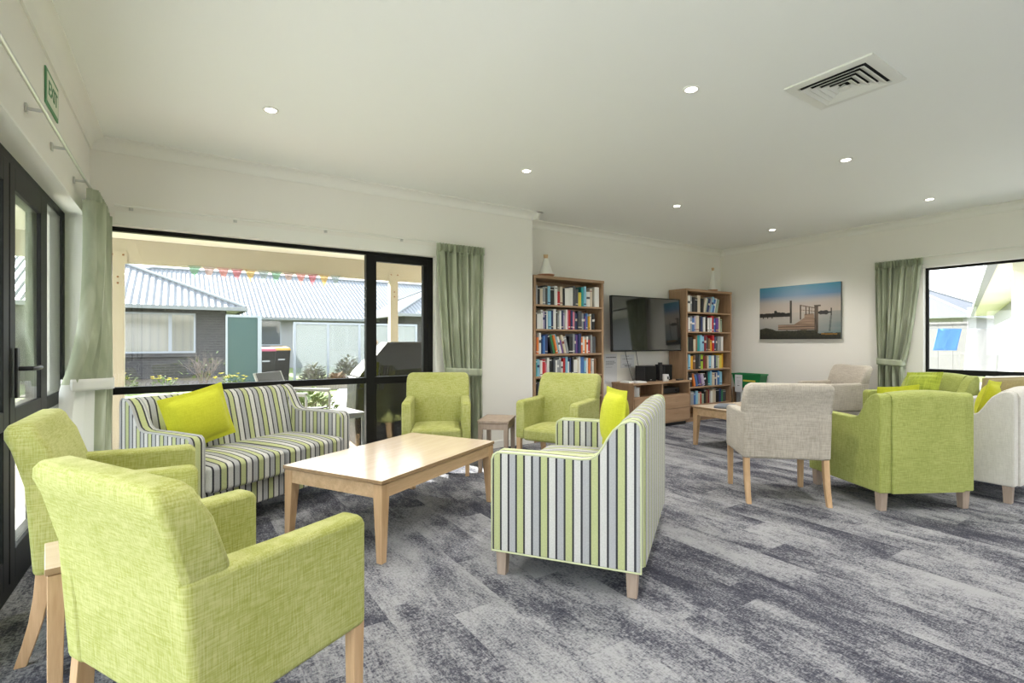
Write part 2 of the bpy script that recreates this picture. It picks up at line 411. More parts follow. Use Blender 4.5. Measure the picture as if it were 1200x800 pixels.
def make_sofa(name, label, cat, L, loc, rz, my, mx, ncush, mleg, group=None, arch=0.0, pipe=None, ta=.09):
    r = thing(name, label, cat, loc, rz, group)
    prof = mesh_arm_profile()
    for s in (-1, 1):
        bm = B(); a0, a1 = (s * L / 2, s * (L / 2 - ta))
        prism(bm, prof, 'x', min(a0, a1), max(a0, a1), mi_side=1, mi_cap=0)
        arm = obj('arm', bm, [my, mx], r, bevel=.012, seg=3, ang=30)
        if pipe:
            bm = B()
            for xx in (s * (L / 2 - .004), s * (L / 2 - ta + .004)):
                tube(bm, [(xx, y, z) for y, z in prof], .0055, 6, closed=True)
            obj('piping', bm, pipe, arm)
    # back between the arms
    xi = L / 2 - ta + .004
    n = 12; secs = []
    for i in range(n + 1):
        x = -xi + 2 * xi * i / n; u = x / xi
        up = arch * (1 - u * u)
        z1 = .831 + up
        secs.append([(x, .385, .13), (x, .385, .785 + up), (x, .372, .815 + up), (x, .345, z1), (x, .305, z1 + .002), (x, .268, .812 + up), (x, .245, .775 + up), (x, .195, .60), (x, .150, .40), (x, .150, .13)])
    bm = B(); loft(bm, secs); obj('backrest', bm, mx, r, ang=50)
    bm = B(); box(bm, -xi, xi, -.362, .16, .13, .285); obj('seat_base', bm, mx, r, bevel=.012)
    w = 2 * xi / ncush
    for k in range(ncush):
        bm = B(); pad(bm, -xi + k * w + .004, -xi + (k + 1) * w - .004, -.420, .185, .288, .452, .028, .012)
        obj('seat_cushion', bm, mx, r, bevel=.028, seg=4)
    for sx in (-1, 1):
        for sy in (-1, 1): leg_block(r, sx * (L / 2 - .045), sy * .33, .135, mleg)
    return r

def make_armchair(label, loc, rz, fab, group=None, mleg='oak'):
    W, D, ha, hb, hs, zb, ta = .607, .572, .669, .894, .43, .325, .085
    r = thing('armchair', label, 'armchair', loc, rz, group)
    for s in (-1, 1):
        bm = B()
        prof = [(-.286, zb), (-.286, ha - .03), (-.278, ha - .008), (-.255, ha), (0, ha + .004), (.262, ha + .012), (.237, zb + .0)]
        a0, a1 = s * W / 2, s * (W / 2 - ta); prism(bm, prof, 'x', min(a0, a1), max(a0, a1))
        obj('arm', bm, fab, r, bevel=.022, seg=4, ang=32)
    # back: slab leaning to the rear, full width above the arms
    bm = B()
    def sec(z, yr, th, w): return [(-w / 2, yr - th, z), (w / 2, yr - th, z), (w / 2, yr, z), (-w / 2, yr, z)]
    wi = W - .02
    loft(bm, [sec(zb, .232, .10, wi), sec(.50, .243, .12, wi), sec(ha - .01, .262, .118, wi), sec(ha + .01, .265, .118, W), sec(.80, .297, .110, W), sec(hb - .05, .316, .102, W - .004), sec(hb - .022, .318, .094, W - .024), sec(hb - .006, .312, .076, W - .062), sec(hb, .300, .050, W - .11)])
    obj('backrest', bm, fab, r, bevel=.022, seg=4, ang=62)
    bm = B(); pad(bm, -W / 2 + ta - .004, W / 2 - ta + .004, -.300, .14, zb - .006, hs, .022, .014); obj('seat', bm, fab, r, bevel=.03, seg=4)
    for s in (-1, 1):
        x = s * (W / 2 - .03)
        bm = B(); a, b = .021, .017
        loft(bm, [[(x + i * b, -.262 + j * b, 0) for i, j in ((-1, -1), (1, -1), (1, 1), (-1, 1))], [(x + i * a, -.262 + j * a, zb + .02) for i, j in ((-1, -1), (1, -1), (1, 1), (-1, 1))]])
        obj('leg', bm, M[mleg], r, bevel=.003, seg=2)
        bm = B(); secs = []
        for z, y, h in ((0, .272, .018), (.08, .248, .0195), (.16, .228, .021), (.25, .214, .022), (zb + .03, .206, .022)):
            secs.append([(x + i * h * .9, y + j * h, z) for i, j in ((-1, -1), (1, -1), (1, 1), (-1, 1))])
        loft(bm, secs); obj('leg', bm, M[mleg], r, bevel=.003, seg=2)
    return r

GA = 'lime armchairs around the coffee table'
make_armchair('lime green armchair with its back to the left end of the large window', (2.01, 4.35, 0), radians(-26.7), M['lime'], GA)['label'] = 'lime green armchair in front of the right window curtain, left of the small side table'
make_armchair('lime green armchair standing in front of the left bookcase', (2.915, 3.66, 0), radians(-63), M['lime'], GA)
make_armchair('nearest lime green armchair, seen from behind in the lower left foreground', (.087, 1.689, 0), radians(118.7), M['lime'], GA)
make_armchair('lime green armchair beside the black glass doors, partly hidden by the nearest one', (-.225, 2.83, 0), radians(90), M['lime'], GA)
make_armchair('pale beige armchair on tall wooden legs with its back to the viewer', (3.905, 2.185, 0), radians(137), M['beige'])
make_armchair('beige armchair against the wall below the jetty picture, left of the right curtain', (7.10, 3.22, 0), radians(-118), M['beige'])

make_sofa('sofa', 'green, white and grey striped sofa under the large window', 'sofa', 1.26, (.397, 4.127, 0), radians(30.2), M['st_y'], M['st_x'], 2, M['greywood'], 'striped two-seater sofas', pipe=M['pipegrey'])
make_sofa('sofa', 'striped sofa seen from its side in the middle of the carpet', 'sofa', 1.25, (2.06, 2.284, 0), radians(-144.7), M['st_y'], M['st_x'], 2, M['greywood'], 'striped two-seater sofas', pipe=M['pipelime'])
GT = 'low tub chairs by the right window'
make_sofa('tub_chair', 'lime green tub chair with its back to the viewer, right of the beige armchair', 'tub chair', .72, (4.60, 1.71, 0), radians(151.6), M['limedark'], M['limedark'], 1, M['greywood'], GT, arch=.018)
make_sofa('tub_chair', 'cream tub chair cut by the right edge, seen from behind', 'tub chair', .72, (5.465, 1.44, 0), radians(178), M['cream'], M['cream'], 1, M['greywood'], GT, arch=.018)
make_sofa('tub_chair', 'lime green tub chair with back to the right window, facing the room', 'tub chair', .72, (6.93, 2.25, 0), radians(-111), M['limedark'], M['limedark'], 1, M['greywood'], GT, arch=.018)
make_sofa('tub_chair', 'cream tub chair below the right window with an olive brown cushion', 'tub chair', .72, (6.90, 1.42, 0), radians(-93), M['cream'], M['cream'], 1, M['greywood'], GT, arch=.018)

def pillow(label, w, h, t, mat, mw, group='scatter cushions'):
    """square cushion with a flat flange; local x,z face, y thickness"""
    n = 20; bm = B(); grid = {}
    fl = .045
    for side in (-1, 1):
        for i in range(n + 1):
            for j in range(n + 1):
                u, v = i / n * 2 - 1, j / n * 2 - 1
                ex, ez = 1 - abs(u), 1 - abs(v)
                pinch = 1 - .05 * (1 - u * u) * (abs(v) ** 3); pinch2 = 1 - .05 * (1 - v * v) * (abs(u) ** 3)
                x = u * w / 2 * pinch2; z = v * h / 2 * pinch
                d = min(ex * w / 2, ez * h / 2)
                iu = max(0, 1 - ((abs(u) * w / 2) / (w / 2 - fl)) ** 2); iv = max(0, 1 - ((abs(v) * h / 2) / (h / 2 - fl)) ** 2)
                th = .004 + t / 2 * (iu * iv) ** .42
                if (i in (0, n) or j in (0, n)):
                    key = (0, i, j)
                    th = 0
                else: key = (side, i, j)
                if key not in grid: grid[key] = bm.verts.new((x, side * th, z))
    def G(s, i, j): return grid[(0, i, j)] if (i in (0, n) or j in (0, n)) else grid[(s, i, j)]
    for s in (-1, 1):
        for i in range(n):
            for j in range(n):
                bm.faces.new((G(s, i, j), G(s, i + 1, j), G(s, i + 1, j + 1), G(s, i, j + 1)))
    o = obj('cushion', bm, mat); o.modifiers.new('sub', 'SUBSURF').levels = 1
    o.modifiers['sub'].render_levels = 1
    tag(o, label, 'cushion', group); o.matrix_world = mw
    return o
def onseat(sofa_loc, rz, lx, ly, lz, lean, roll, yaw=0):
    return Matrix.Translation(sofa_loc) @ Matrix.Rotation(rz, 4, 'Z') @ Matrix.Translation((lx, ly, lz)) @ Matrix.Rotation(yaw, 4, 'Z') @ Matrix.Rotation(-lean, 4, 'X') @ Matrix.Rotation(roll, 4, 'Y')
pillow('bright lime cushion leaning on the striped sofa under the window', .47, .39, .15, M['cushlime'], onseat((.397, 4.127, 0), radians(30.2), -.325, .035, .69, radians(9), radians(-11), radians(2)))
pillow('bright lime cushion standing on the striped sofa in the middle', .40, .42, .15, M['cushlime'], onseat((2.06, 2.284, 0), radians(-144.7), -.31, .085, .695, radians(5), radians(0), radians(30)))
pillow('pebble textured green cushion on the green tub chair at the window', .42, .40, .14, M['cushgreen'], onseat((6.93, 2.25, 0), radians(-111), -.02, .06, .675, radians(22), radians(-4)))
pillow('lime cushion just showing over the back of the near green tub chair', .36, .38, .13, M['cushlime'], onseat((4.60, 1.71, 0), radians(151.6), -.03, .075, .685, radians(10), radians(3)))
pillow('lime cushion on the cream tub chair at the right edge', .34, .36, .12, M['cushlime'], onseat((5.465, 1.44, 0), radians(178), -.06, .11, .715, radians(15), radians(-6)))
pillow('olive brown cushion on the cream tub chair at the window', .43, .36, .13, M['cushbrown'], onseat((6.90, 1.42, 0), radians(-93), -.05, -.19, .720, radians(40), radians(-8), radians(-8)))

# ------------------------------------------------------------------ tables
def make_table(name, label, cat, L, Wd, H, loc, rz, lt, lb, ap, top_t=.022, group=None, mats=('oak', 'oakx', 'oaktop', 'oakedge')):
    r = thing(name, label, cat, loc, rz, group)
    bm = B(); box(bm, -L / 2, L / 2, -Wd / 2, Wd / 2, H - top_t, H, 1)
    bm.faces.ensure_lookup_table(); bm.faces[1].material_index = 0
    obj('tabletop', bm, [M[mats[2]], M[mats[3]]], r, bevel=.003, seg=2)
    zt = H - top_t - .004
    bm = B(); box(bm, -L / 2 + .014, L / 2 - .014, -Wd / 2 + .014, Wd / 2 - .014, zt - .004, H - top_t + .001); obj('shadow_gap', bm, M['oakedge'], r, smooth=False)
    ins = .006
    for sx in (-1, 1):
        for sy in (-1, 1):
            xo, yo = sx * (L / 2 - ins), sy * (Wd / 2 - ins)
            bm = B()
            def q(s, z): return [(xo, yo, z), (xo - sx * s, yo, z), (xo - sx * s, yo - sy * s, z), (xo, yo - sy * s, z)]
            loft(bm, [q(lb, 0), q(lt, zt - ap), q(lt, zt)]); obj('leg', bm, M[mats[0]], r, bevel=.003, seg=2)
    for sy in (-1, 1):
        y = sy * (Wd / 2 - ins - .004); bm = B(); box(bm, -L / 2 + ins + lt, L / 2 - ins - lt, min(y, y - sy * .022), max(y, y - sy * .022), zt - ap, zt); obj('apron', bm, M[mats[1]], r, smooth=False)
    for sx in (-1, 1):
        x = sx * (L / 2 - ins - .004); bm = B(); box(bm, min(x, x - sx * .022), max(x, x - sx * .022), -Wd / 2 + ins + lt, Wd / 2 - ins - lt, zt - ap, zt); obj('apron', bm, M[mats[1]], r, smooth=False)
    return r
make_table('coffee_table', 'large oak coffee table with tapered legs between the striped sofas', 'coffee table', 1.235, .776, .452, (1.243, 3.287, 0), radians(29.6), .062, .038, .075)
make_table('coffee_table', 'oak coffee table in front of the right bookcase, behind the beige armchair', 'coffee table', 1.235, .776, .452, (5.56, 3.33, 0), radians(-6), .062, .038, .075)
GS = 'small oak side tables'
SW = ('greywood', 'greywood', 'greywood', 'greywood')
make_table('side_table', 'small washed oak side table between two lime armchairs by the curtain', 'side table', .29, .41, .477, (2.505, 4.085, 0), radians(-43), .04, .034, .055, group=GS, mats=SW)
make_table('side_table', 'small oak side table wedged between the two armchairs in the left foreground', 'side table', .41, .29, .477, (-.185, 2.325, 0), radians(9.5), .045, .036, .055, group=GS)

# ------------------------------------------------------------------ bookcases and books
BD0, BD1 = 4.86, 5.18
LV = [.06, .245, .515, .78, 1.05, 1.35, 1.645]   # shelf tops
def bookcase(label, x0, x1):
    r = thing('bookcase', label, 'bookcase', ((x0 + x1) / 2, BD0, 0))
    w = (x1 - x0) / 2; d = BD1 - BD0
    for s in (-1, 1):
        bm = B(); box(bm, min(s * w, s * (w - .032)), max(s * w, s * (w - .032)), 0, d, 0, 1.985); obj('side_panel', bm, M['case'], r, bevel=.002, seg=1)
    bm = B(); box(bm, -w - .004, w + .004, -.006, d, 1.955, 1.99); obj('top_panel', bm, M['casex'], r, bevel=.002, seg=1)
    bm = B(); box(bm, -w + .032, w - .032, d - .012, d, 0, 1.955); obj('back_panel', bm, M['case'], r, smooth=False)
    bm = B(); box(bm, -w + .032, w - .032, .012, .03, 0, .035); obj('plinth', bm, M['casex'], r, smooth=False)
    for z in LV:
        bm = B(); box(bm, -w + .032, w - .032, .004, d - .012, z - .022, z); obj('shelf', bm, M['casex'], r, bevel=.0015, seg=1)
    return r
bookcase('tall wooden bookcase left of the television, beside the wall corner', 3.49, 4.61)
bookcase('tall wooden bookcase right of the television, next to the far corner', 6.275, 7.395)

PAL = {'k': ('black', (.012, .012, .014)), 'n': ('navy', (.025, .04, .13)), 'w': ('white', (.74, .73, .70)), 'c': ('cream', (.62, .54, .42)), 'g': ('grey', (.30, .31, .32)),
       'd': ('charcoal', (.07, .075, .085)), 'b': ('blue', (.06, .17, .44)), 'l': ('light blue', (.25, .50, .66)), 'r': ('red', (.50, .02, .025)), 'm': ('maroon', (.20, .015, .025)),
       'y': ('yellow', (.70, .58, .08)), 'o': ('orange', (.72, .20, .04)), 't': ('teal', (.02, .30, .30)), 'v': ('green', (.04, .25, .09)), 'L': ('lime', (.36, .56, .03)),
       'p': ('pink', (.62, .20, .28)), 'u': ('purple', (.16, .06, .28)), 's': ('sage', (.30, .38, .28)), 'q': ('lilac', (.44, .38, .52)), 'e': ('brown', (.22, .11, .05)), 'a': ('amber', (.75, .38, .02))}
for k, (nm, c) in PAL.items(): M['bk_' + k] = plain(nm + ' book cloth', c, .5)
M['pages'] = plain('book pages', (.70, .65, .54), .8)
LAB = {'k': 'w', 'n': 'c', 'w': 'd', 'c': 'm', 'g': 'w', 'd': 'c', 'b': 'w', 'l': 'n', 'r': 'w', 'm': 'c', 'y': 'k', 'o': 'w', 't': 'w', 'v': 'c', 'L': 'k', 'p': 'w', 'u': 'y', 's': 'k', 'q': 'n', 'e': 'c', 'a': 'k'}
ORD = ['first', 'second', 'third', 'fourth', 'fifth', 'sixth', 'seventh', 'eighth', 'ninth', 'tenth', 'eleventh', 'twelfth', 'thirteenth', 'fourteenth', 'fifteenth', 'sixteenth', 'seventeenth', 'eighteenth', 'nineteenth', 'twentieth', 'twenty-first', 'twenty-second', 'twenty-third', 'twenty-fourth', 'twenty-fifth', 'twenty-sixth', 'twenty-seventh', 'twenty-eighth', 'twenty-ninth', 'thirtieth', 'thirty-first', 'thirty-second', 'thirty-third', 'thirty-fourth', 'thirty-fifth']
def book_mesh(t, h, d, ck):
    """book standing upright, spine to -y; one closed shell with a rounded spine, title bands and a page block"""
    bm = B(); zs = [0, .10 * h, .15 * h, .52 * h, .66 * h, .86 * h, .90 * h, h]
    mids = [0] * 7
    mids = [0] * 7; mids[RND.choice((1, 1, 5, 3))] = 1
    if RND.random() < .4: mids = [0] * 7
    prof = [(0, d), (0, .004), (t * .18, .0012), (t * .5, 0), (t * .82, .0012), (t, .004), (t, d)]
    rows = [[bm.verts.new((x, y, z)) for x, y in prof] for z in zs]
    for k, (a, b) in enumerate(zip(rows, rows[1:])):
        for i in range(len(prof) - 1):
            f = bm.faces.new((a[i], a[i + 1], b[i + 1], b[i])); f.material_index = mids[k] if 1 <= i <= 4 else 0
        f = bm.faces.new((a[-1], a[0], b[0], b[-1])); f.material_index = 2
    # top: page block sunk between boards
    top = rows[-1]; f = bm.faces.new(top); f.material_index = 2
    r = bmesh.ops.inset_region(bm, faces=[f], thickness=min(.0025, t * .15), depth=-.004)
    for g in r['faces']: g.material_index = 0
    f = bm.faces.new(list(reversed(rows[0]))); f.material_index = 2
    return bm, ['bk_' + ck, 'bk_' + LAB[ck], 'pages']
def shelf_of_books(codes, x, xend, z, hmax, where, group):
    """codes: letters; '/' before a letter = leans to the left, '\\' = leans right, digits 2/3 = thicker, '_' gap, '.' = lower book"""
    items = []; lean = 0; thick = 1; low = False
    for ch in codes:
        if ch == '/': lean = -1
        elif ch == '\\': lean = 1
        elif ch == '|': lean = 0
        elif ch in '23': thick = int(ch)
        elif ch == '.': low = True
        elif ch == '_': items.append(None)
        else:
            items.append((ch, thick, lean, low)); thick = 1; low = False
    nb = [i for i in items if i]; A = radians(15)
    heights = [hmax * RND.uniform(.80, .99) * (.80 if i[3] else 1) * (.97 if i[2] else 1) for i in nb]
    fixed = 0; pv = 0
    for i, h in zip(nb, heights):
        if i[2] < 0 and pv >= 0: fixed += h * sin(A)
        if pv > 0 and i[2] <= 0: fixed += hmax * sin(A)
        pv = i[2]
    if pv > 0: fixed += hmax * sin(A)
    tot = sum({1: 1.0, 2: 1.45, 3: 2.0}[i[1]] * (1.04 if i[2] else 1) for i in nb) + .9 * items.count(None)
    unit = (xend - x - fixed) / tot; k = 0; prev = 0
    for it in items:
        if it is None: x += unit * .9; prev = 0; continue
        ck, th, ln, low = it; h = heights[k]
        t = unit * {1: 1.0, 2: 1.45, 3: 2.0}[th] * .985; d = RND.uniform(.14, .19)
        bm, mats = book_mesh(t, h, d, ck)
        o = obj('book', bm, [M[m] for m in mats], smooth=False)
        ang = A * ln; y = BD0 + RND.uniform(.022, .045); zz = z + .0007
        if ln < 0 and prev >= 0: x += h * sin(A) + .002
        if prev > 0 and ln <= 0: x += hmax * sin(A)
        o.rotation_euler = (0, ang, 0)
        if ln < 0: o.location = (x, y, zz); x += t / cos(ang) + .0006
        elif ln > 0: x += t * sin(A) * math.tan(A); o.location = (x, y, zz + t * sin(ang)); x += t * cos(A) + .0006
        else: o.location = (x, y, zz); x += t + .0006
        prev = ln
        size = ('thick ' if t > .055 else 'slim ' if t < .032 else '') + ('leaning ' if ln else '')
        tag(o, '%s%s book, %s from left, %s' % (size, PAL[ck][0], ORD[k], where), 'book', group); k += 1
G1 = 'books in the left bookcase'; G2 = 'books in the right bookcase'
xa, xb = 3.527, 4.575
for codes, z, hm, nm, xe in (
    ('gk.cgdl2kw.rck3w2wdd2.yt l.2wc_3w'.replace(' ', ''), LV[6], .262, 'top shelf of left bookcase', 4.56),
    ('k3.wwqnw2ln2wk.gwnqwprnpdn3dgn.ub.awkk', LV[5], .252, 'second shelf of left bookcase', 4.49),
    ('m.ownb2n/kvolw.uc2g|3kgnu2n.ow.ow.2rg3d', LV[4], .262, 'third shelf of left bookcase', 4.50),
    ('t2lw2r.pwkkd.wgg.wrl.wnk3.wcw3b.lwogwe'.replace('2l', '2l'), LV[3], .240, 'fourth shelf of left bookcase', 4.50),
    ('kdgvwkd2newbgk', LV[2], .235, 'fifth shelf of left bookcase', 4.05)):
    shelf_of_books(codes, xa, xe, z, hm, nm, G1)
xa = 6.312
for codes, z, hm, nm, xe in (
    ('L2wg2k2k3c2k\\csnglbw2s', LV[6], .262, 'top shelf of right bookcase', 7.16),
    ('mwg2bq2cknw2kww2rb2ucs', LV[5], .255, 'second shelf of right bookcase', 7.20),
    ('s2kk.cetllmd.e.arnd2gw', LV[4], .262, 'third shelf of right bookcase', 7.22),
    ('tl2ae3kd2Lmecl2wnsc2ya', LV[3], .235, 'fourth shelf of right bookcase', 7.24),
    ('d.k2k/o.bnu2qk|ktl2cnwb2l', LV[2], .238, 'fifth shelf of right bookcase', 7.20),
    ('.rg2g.bl.cr.skemwcc2knv2d', LV[1], .225, 'sixth shelf of right bookcase', 7.30)):
    shelf_of_books(codes, xa, xe, z, hm, nm, G2)

# white conical ornaments on the bookcases
M['terra'] = plain('terracotta wood', (.42, .19, .10), .5); M['ceramic'] = plain('white glazed ceramic', (.80, .79, .74), .4)
M['cork'] = plain('pale cork', (.60, .40, .23), .6)
for label, x, y, wv, k in (('white conical ornament with cork stopper on terracotta dish, left bookcase top', 3.745, 4.965, 1.12, 1.2), ('slender white conical ornament with cork stopper on the right bookcase', 7.06, 4.965, .80, 1.75)):
    r = thing('ornament', label, 'ornament', (x, y, 1.9902), 0, 'conical ornaments')
    bm = B(); lathe(bm, [(0, 0), (.075 * wv, 0), (.098 * wv, .026), (.094 * wv, .030), (0, .026)], 28); obj('dish', bm, M['terra'], r)
    bm = B(); lathe(bm, [(0, .027), (.076 * wv, .028), (.078 * wv, .036), (.028 * wv, .175 * k), (.025 * wv, .19 * k), (0, .19 * k)], 28); obj('cone_body', bm, M['ceramic'], r)
    bm = B(); lathe(bm, [(0, .189 * k), (.022 * wv, .19 * k), (.026 * wv, .19 * k + .045), (0, .19 * k + .047)], 20); obj('stopper', bm, M['cork'], r)

# ------------------------------------------------------------------ television wall
r = thing('media_unit', 'low wooden media unit with open shelves and drawers under the television', 'media unit', (5.63, 4.75, 0))
w, d, h = .59, .40, .635
for s in (-1, 1):
    bm = B(); box(bm, min(s * w, s * (w - .022)), max(s * w, s * (w - .022)), 0, d, .05, h - .024); obj('side_panel', bm, M['case'], r, bevel=.002, seg=1)
bm = B(); box(bm, -w - .008, w + .008, -.012, d, h - .024, h); obj('top_panel', bm, M['casex'], r, bevel=.002, seg=1)
bm = B(); box(bm, -w + .022, w - .022, .01, d, .05, .072); obj('bottom_panel', bm, M['casex'], r, smooth=False)
bm = B(); box(bm, -w + .022, w - .022, .005, d, .425, .443); obj('shelf', bm, M['casex'], r, smooth=False)
bm = B(); box(bm, -.011, .011, .004, d, .072, h - .024); obj('divider', bm, M['case'], r, smooth=False)
bm = B(); box(bm, -w + .022, w - .022, d - .01, d, .072, h - .024); obj('back_panel', bm, M['case'], r, smooth=False)
bm = B(); box(bm, -w + .05, w - .05, .04, d - .02, 0, .05); obj('plinth', bm, M['blackplastic'], r, smooth=False)
for s in (-1, 1):
    for z0, z1 in ((.076, .245), (.249, .423)):
        x0_, x1_ = sorted((s * .013, s * (w - .024)))
        bm = B(); box(bm, x0_, x1_, -.006, .30, z0, z1); dr = obj('drawer', bm, M['casex'], r, bevel=.002, seg=1)
        bm = B(); xm = (x0_ + x1_) / 2; box(bm, xm - .03, xm + .03, -.014, -.004, (z0 + z1) / 2 + .008, (z0 + z1) / 2 + .018); obj('finger_pull', bm, M['oakedge'], dr, bevel=.002)
TOP = .6352
def speaker(label, x, w_, h_, d_, y):
    r = thing('speaker', label, 'speaker', (x, y, TOP), 0, 'black speakers on the media unit')
    bm = B(); box(bm, -w_ / 2, w_ / 2, 0, d_, 0, h_); obj('cabinet', bm, M['blackplastic'], r, bevel=.006)
    bm = B(); box(bm, -w_ / 2 + .008, w_ / 2 - .008, -.008, .001, .008, h_ - .008); obj('grille', bm, M['black'], r, bevel=.003)
    bm = B(); box(bm, -.018, .018, -.0095, -.0075, .022, .030); obj('badge', bm, M['chrome'], r, smooth=False)
speaker('wide black speaker in the middle of the media unit top', 5.545, .235, .22, .18, 4.90)
speaker('narrow black speaker at the right end of the media unit top', 5.96, .165, .225, .18, 4.93)
bm = B(); box(bm, -.035, .035, 0, .05, 0, .20); box(bm, -.022, .022, .005, .045, .20, .265)
bm = B(); prism(bm, [(-.035, 0), (.035, 0), (.035, .205), (.022, .215), (.022, .262), (-.022, .262), (-.022, .215), (-.035, .205)], 'y', 0, .05)
o = obj('cordless_phone', bm, M['blackplastic'], None, bevel=.006); o.location = (5.81, 4.93, TOP); tag(o, 'small upright black handset standing between the two black speakers', 'phone')
r = thing('mug', 'white mug with a dark picture in front of the black speakers', 'mug', (5.78, 4.83, TOP))
bm = B(); lathe(bm, [(0, 0), (.040, 0), (.043, .004), (.043, .098), (.040, .098), (.039, .006), (0, .006)], 28); obj('cup', bm, M['white'], r)
bm = B(); tube(bm, [(.041, 0, .078), (.062, 0, .074), (.070, 0, .052), (.062, 0, .03), (.041, 0, .024)], .006, 8); obj('handle', bm, M['white'], r)
bm = B(); loft(bm, [[(.0435 * cos(a), .0435 * sin(a), z) for a in [pi * 1.5 + .1 + (k / 6 - .5) * .9 for k in range(7)]] for z in (.03, .07)], cap=False, closed=False); obj('printed_picture', bm, M['bk_d'], r, solid=.001)
bm = B(); loft(bm, [[(-.085, -.024, 0), (.085, -.02, 0), (.085, .02, 0), (-.085, .024, 0)], [(-.085, -.022, .018), (.085, -.018, .016), (.085, .018, .016), (-.085, .022, .018)]])
o = obj('remote_control', bm, M['blackplastic'], None, bevel=.004); o.location = (6.10, 4.84, TOP); o.rotation_euler = (0, 0, radians(12)); tag(o, 'black remote control lying at the right end of the media unit', 'remote control')
for k, (x, y, ww, dd, hh, a, lb) in enumerate(((5.115, 4.93, .06, .16, .022, 5, 'small white paper pile at the left end of the media unit top'), (5.27, 4.87, .085, .16, .018, -12, 'flat white envelope pile beside the small paper pile on the media unit'))):
    bm = B()
    for q in range(4): box(bm, -ww + q * .002, ww - q * .003, -dd / 2 + q * .002, dd / 2 - q * .002, hh * q / 4, hh * (q + 1) / 4)
    bmesh.ops.remove_doubles(bm, verts=bm.verts, dist=.0001)
    o = obj('paper_pile', bm, M['white'], None, smooth=False); o.location = (x, y, TOP); o.rotation_euler = (0, 0, radians(a)); tag(o, lb, 'papers', 'papers on the media unit')
r = thing('disc_spindle', 'white tub of discs in the left open shelf of the media unit', 'disc tub', (5.235, 4.90, .4432))
bm = B(); lathe(bm, [(0, 0), (.064, 0), (.064, .012), (.060, .014), (.060, .110), (.064, .112), (.064, .122), (0, .124)], 28); obj('tub', bm, M['white'], r)
bm = B(); lathe(bm, [(0, .123), (.016, .124), (.014, .138), (0, .139)], 16); obj('lid_knob', bm, M['chrome'], r)
r = thing('disc_player', 'black disc player in the right open shelf of the media unit', 'disc player', (5.92, 4.86, .4432))
bm = B(); box(bm, -.20, .20, 0, .24, .008, .085); obj('case', bm, M['blackplastic'], r, bevel=.004)
bm = B(); lathe(bm, [(0, 0), (.016, 0), (.015, .014), (0, .015)], 20); k = obj('volume_knob', bm, M['black'], r); k.rotation_euler = (radians(90), 0, 0); k.location = (.12, 0, .05)
for s in (-1, 1):
    bm = B(); box(bm, s * .16 - .015, s * .16 + .015, .02, .06, 0, .009); obj('foot', bm, M['blackplastic'], r, smooth=False)

r = thing('television', 'large flat black television mounted on the wall between the bookcases', 'television', (5.54, 4.945, 1.445))
r.rotation_euler = (radians(-2), 0, radians(-2.0))
hw, hh = .676, .383
bm = B(); box(bm, -hw, hw, .006, .045, -hh, hh); obj('housing', bm, M['blackplastic'], r, bevel=.006)
bm = B(); box(bm, -hw + .012, hw - .012, .001, .008, -hh + .02, hh - .012); obj('screen', bm, M['screen'], r, smooth=False)
def rim(bm, a, b, c, d_, y0, y1, e0, e1, e2):
    prism(bm, [(a, c), (b, c), (b, d_), (a, d_)], 'y', y0, y1)
for bx in ((-hw, hw, -hh, -hh + .02), (-hw, hw, hh - .012, hh), (-hw, -hw + .012, -hh + .02, hh - .012), (hw - .012, hw, -hh + .02, hh - .012)):
    bm = B(); box(bm, bx[0], bx[1], -.003, .008, bx[2], bx[3]); obj('bezel', bm, M['black'], r, bevel=.002, seg=2)
bm = B(); box(bm, -.25, .25, .045, .075, -.18, .18); obj('rear_cover', bm, M['blackplastic'], r, bevel=.01)
bm = B(); box(bm, -.10, .10, .07, .235, -.10, .10); obj('wall_bracket', bm, M['blackplastic'], r, bevel=.004)
for k, (x0_, x1_, lb) in enumerate(((5.33, 5.43, 'thin grey cord running from the television down left of the speaker'), (5.55, 5.60, 'thin dark cord hanging straight down behind the wide speaker'))):
    bm = B(); pts = [(x0_ + (x1_ - x0_) * t ** 1.5, 5.185 - .06 * t, 1.10 - (1.10 - .64) * t) for t in [i / 12 for i in range(13)]]
    tube(bm, pts, .004, 8); o = obj('power_cord', bm, M['bk_d'], None); tag(o, lb, 'cord', 'television cords')

def colour_panel(name, w, h, nx, nz, fn, t=.004, rough=.6, border=None):
    """flat printed sheet in local x (right), z (up), facing -y; fn(u,v) -> linear colour"""
    me_b = B(); lay = me_b.loops.layers.float_color.new('print')
    vs = [[me_b.verts.new((-w / 2 + w * i / nx, 0, -h / 2 + h * j / nz)) for i in range(nx + 1)] for j in range(nz + 1)]
    for j in range(nz):
        for i in range(nx):
            f = me_b.faces.new((vs[j][i], vs[j][i + 1], vs[j + 1][i + 1], vs[j + 1][i]))
            c = fn((i + .5) / nx, (j + .5) / nz)
            for l in f.loops: l[lay] = (c[0], c[1], c[2], 1)
    # rim and back
    ring = [vs[0][i] for i in range(nx + 1)] + [vs[j][nx] for j in range(1, nz + 1)] + [vs[nz][i] for i in range(nx - 1, -1, -1)] + [vs[j][0] for j in range(nz - 1, 0, -1)]
    back = [me_b.verts.new((v.co.x, t, v.co.z)) for v in ring]
    bc = border or fn(.5, .01)
    for k in range(len(ring)):
        f = me_b.faces.new((ring[k], back[k], back[(k + 1) % len(ring)], ring[(k + 1) % len(ring)]))
        for l in f.loops: l[lay] = (bc[0], bc[1], bc[2], 1)
    f = me_b.faces.new(back)
    for l in f.loops: l[lay] = (.5, .5, .5, 1)
    m = N(name + ' print'); a = m.n('VertexColor', layer_name='print')
    return obj(name, me_b, m.bsdf(a.outputs[0], rough), None, smooth=False)

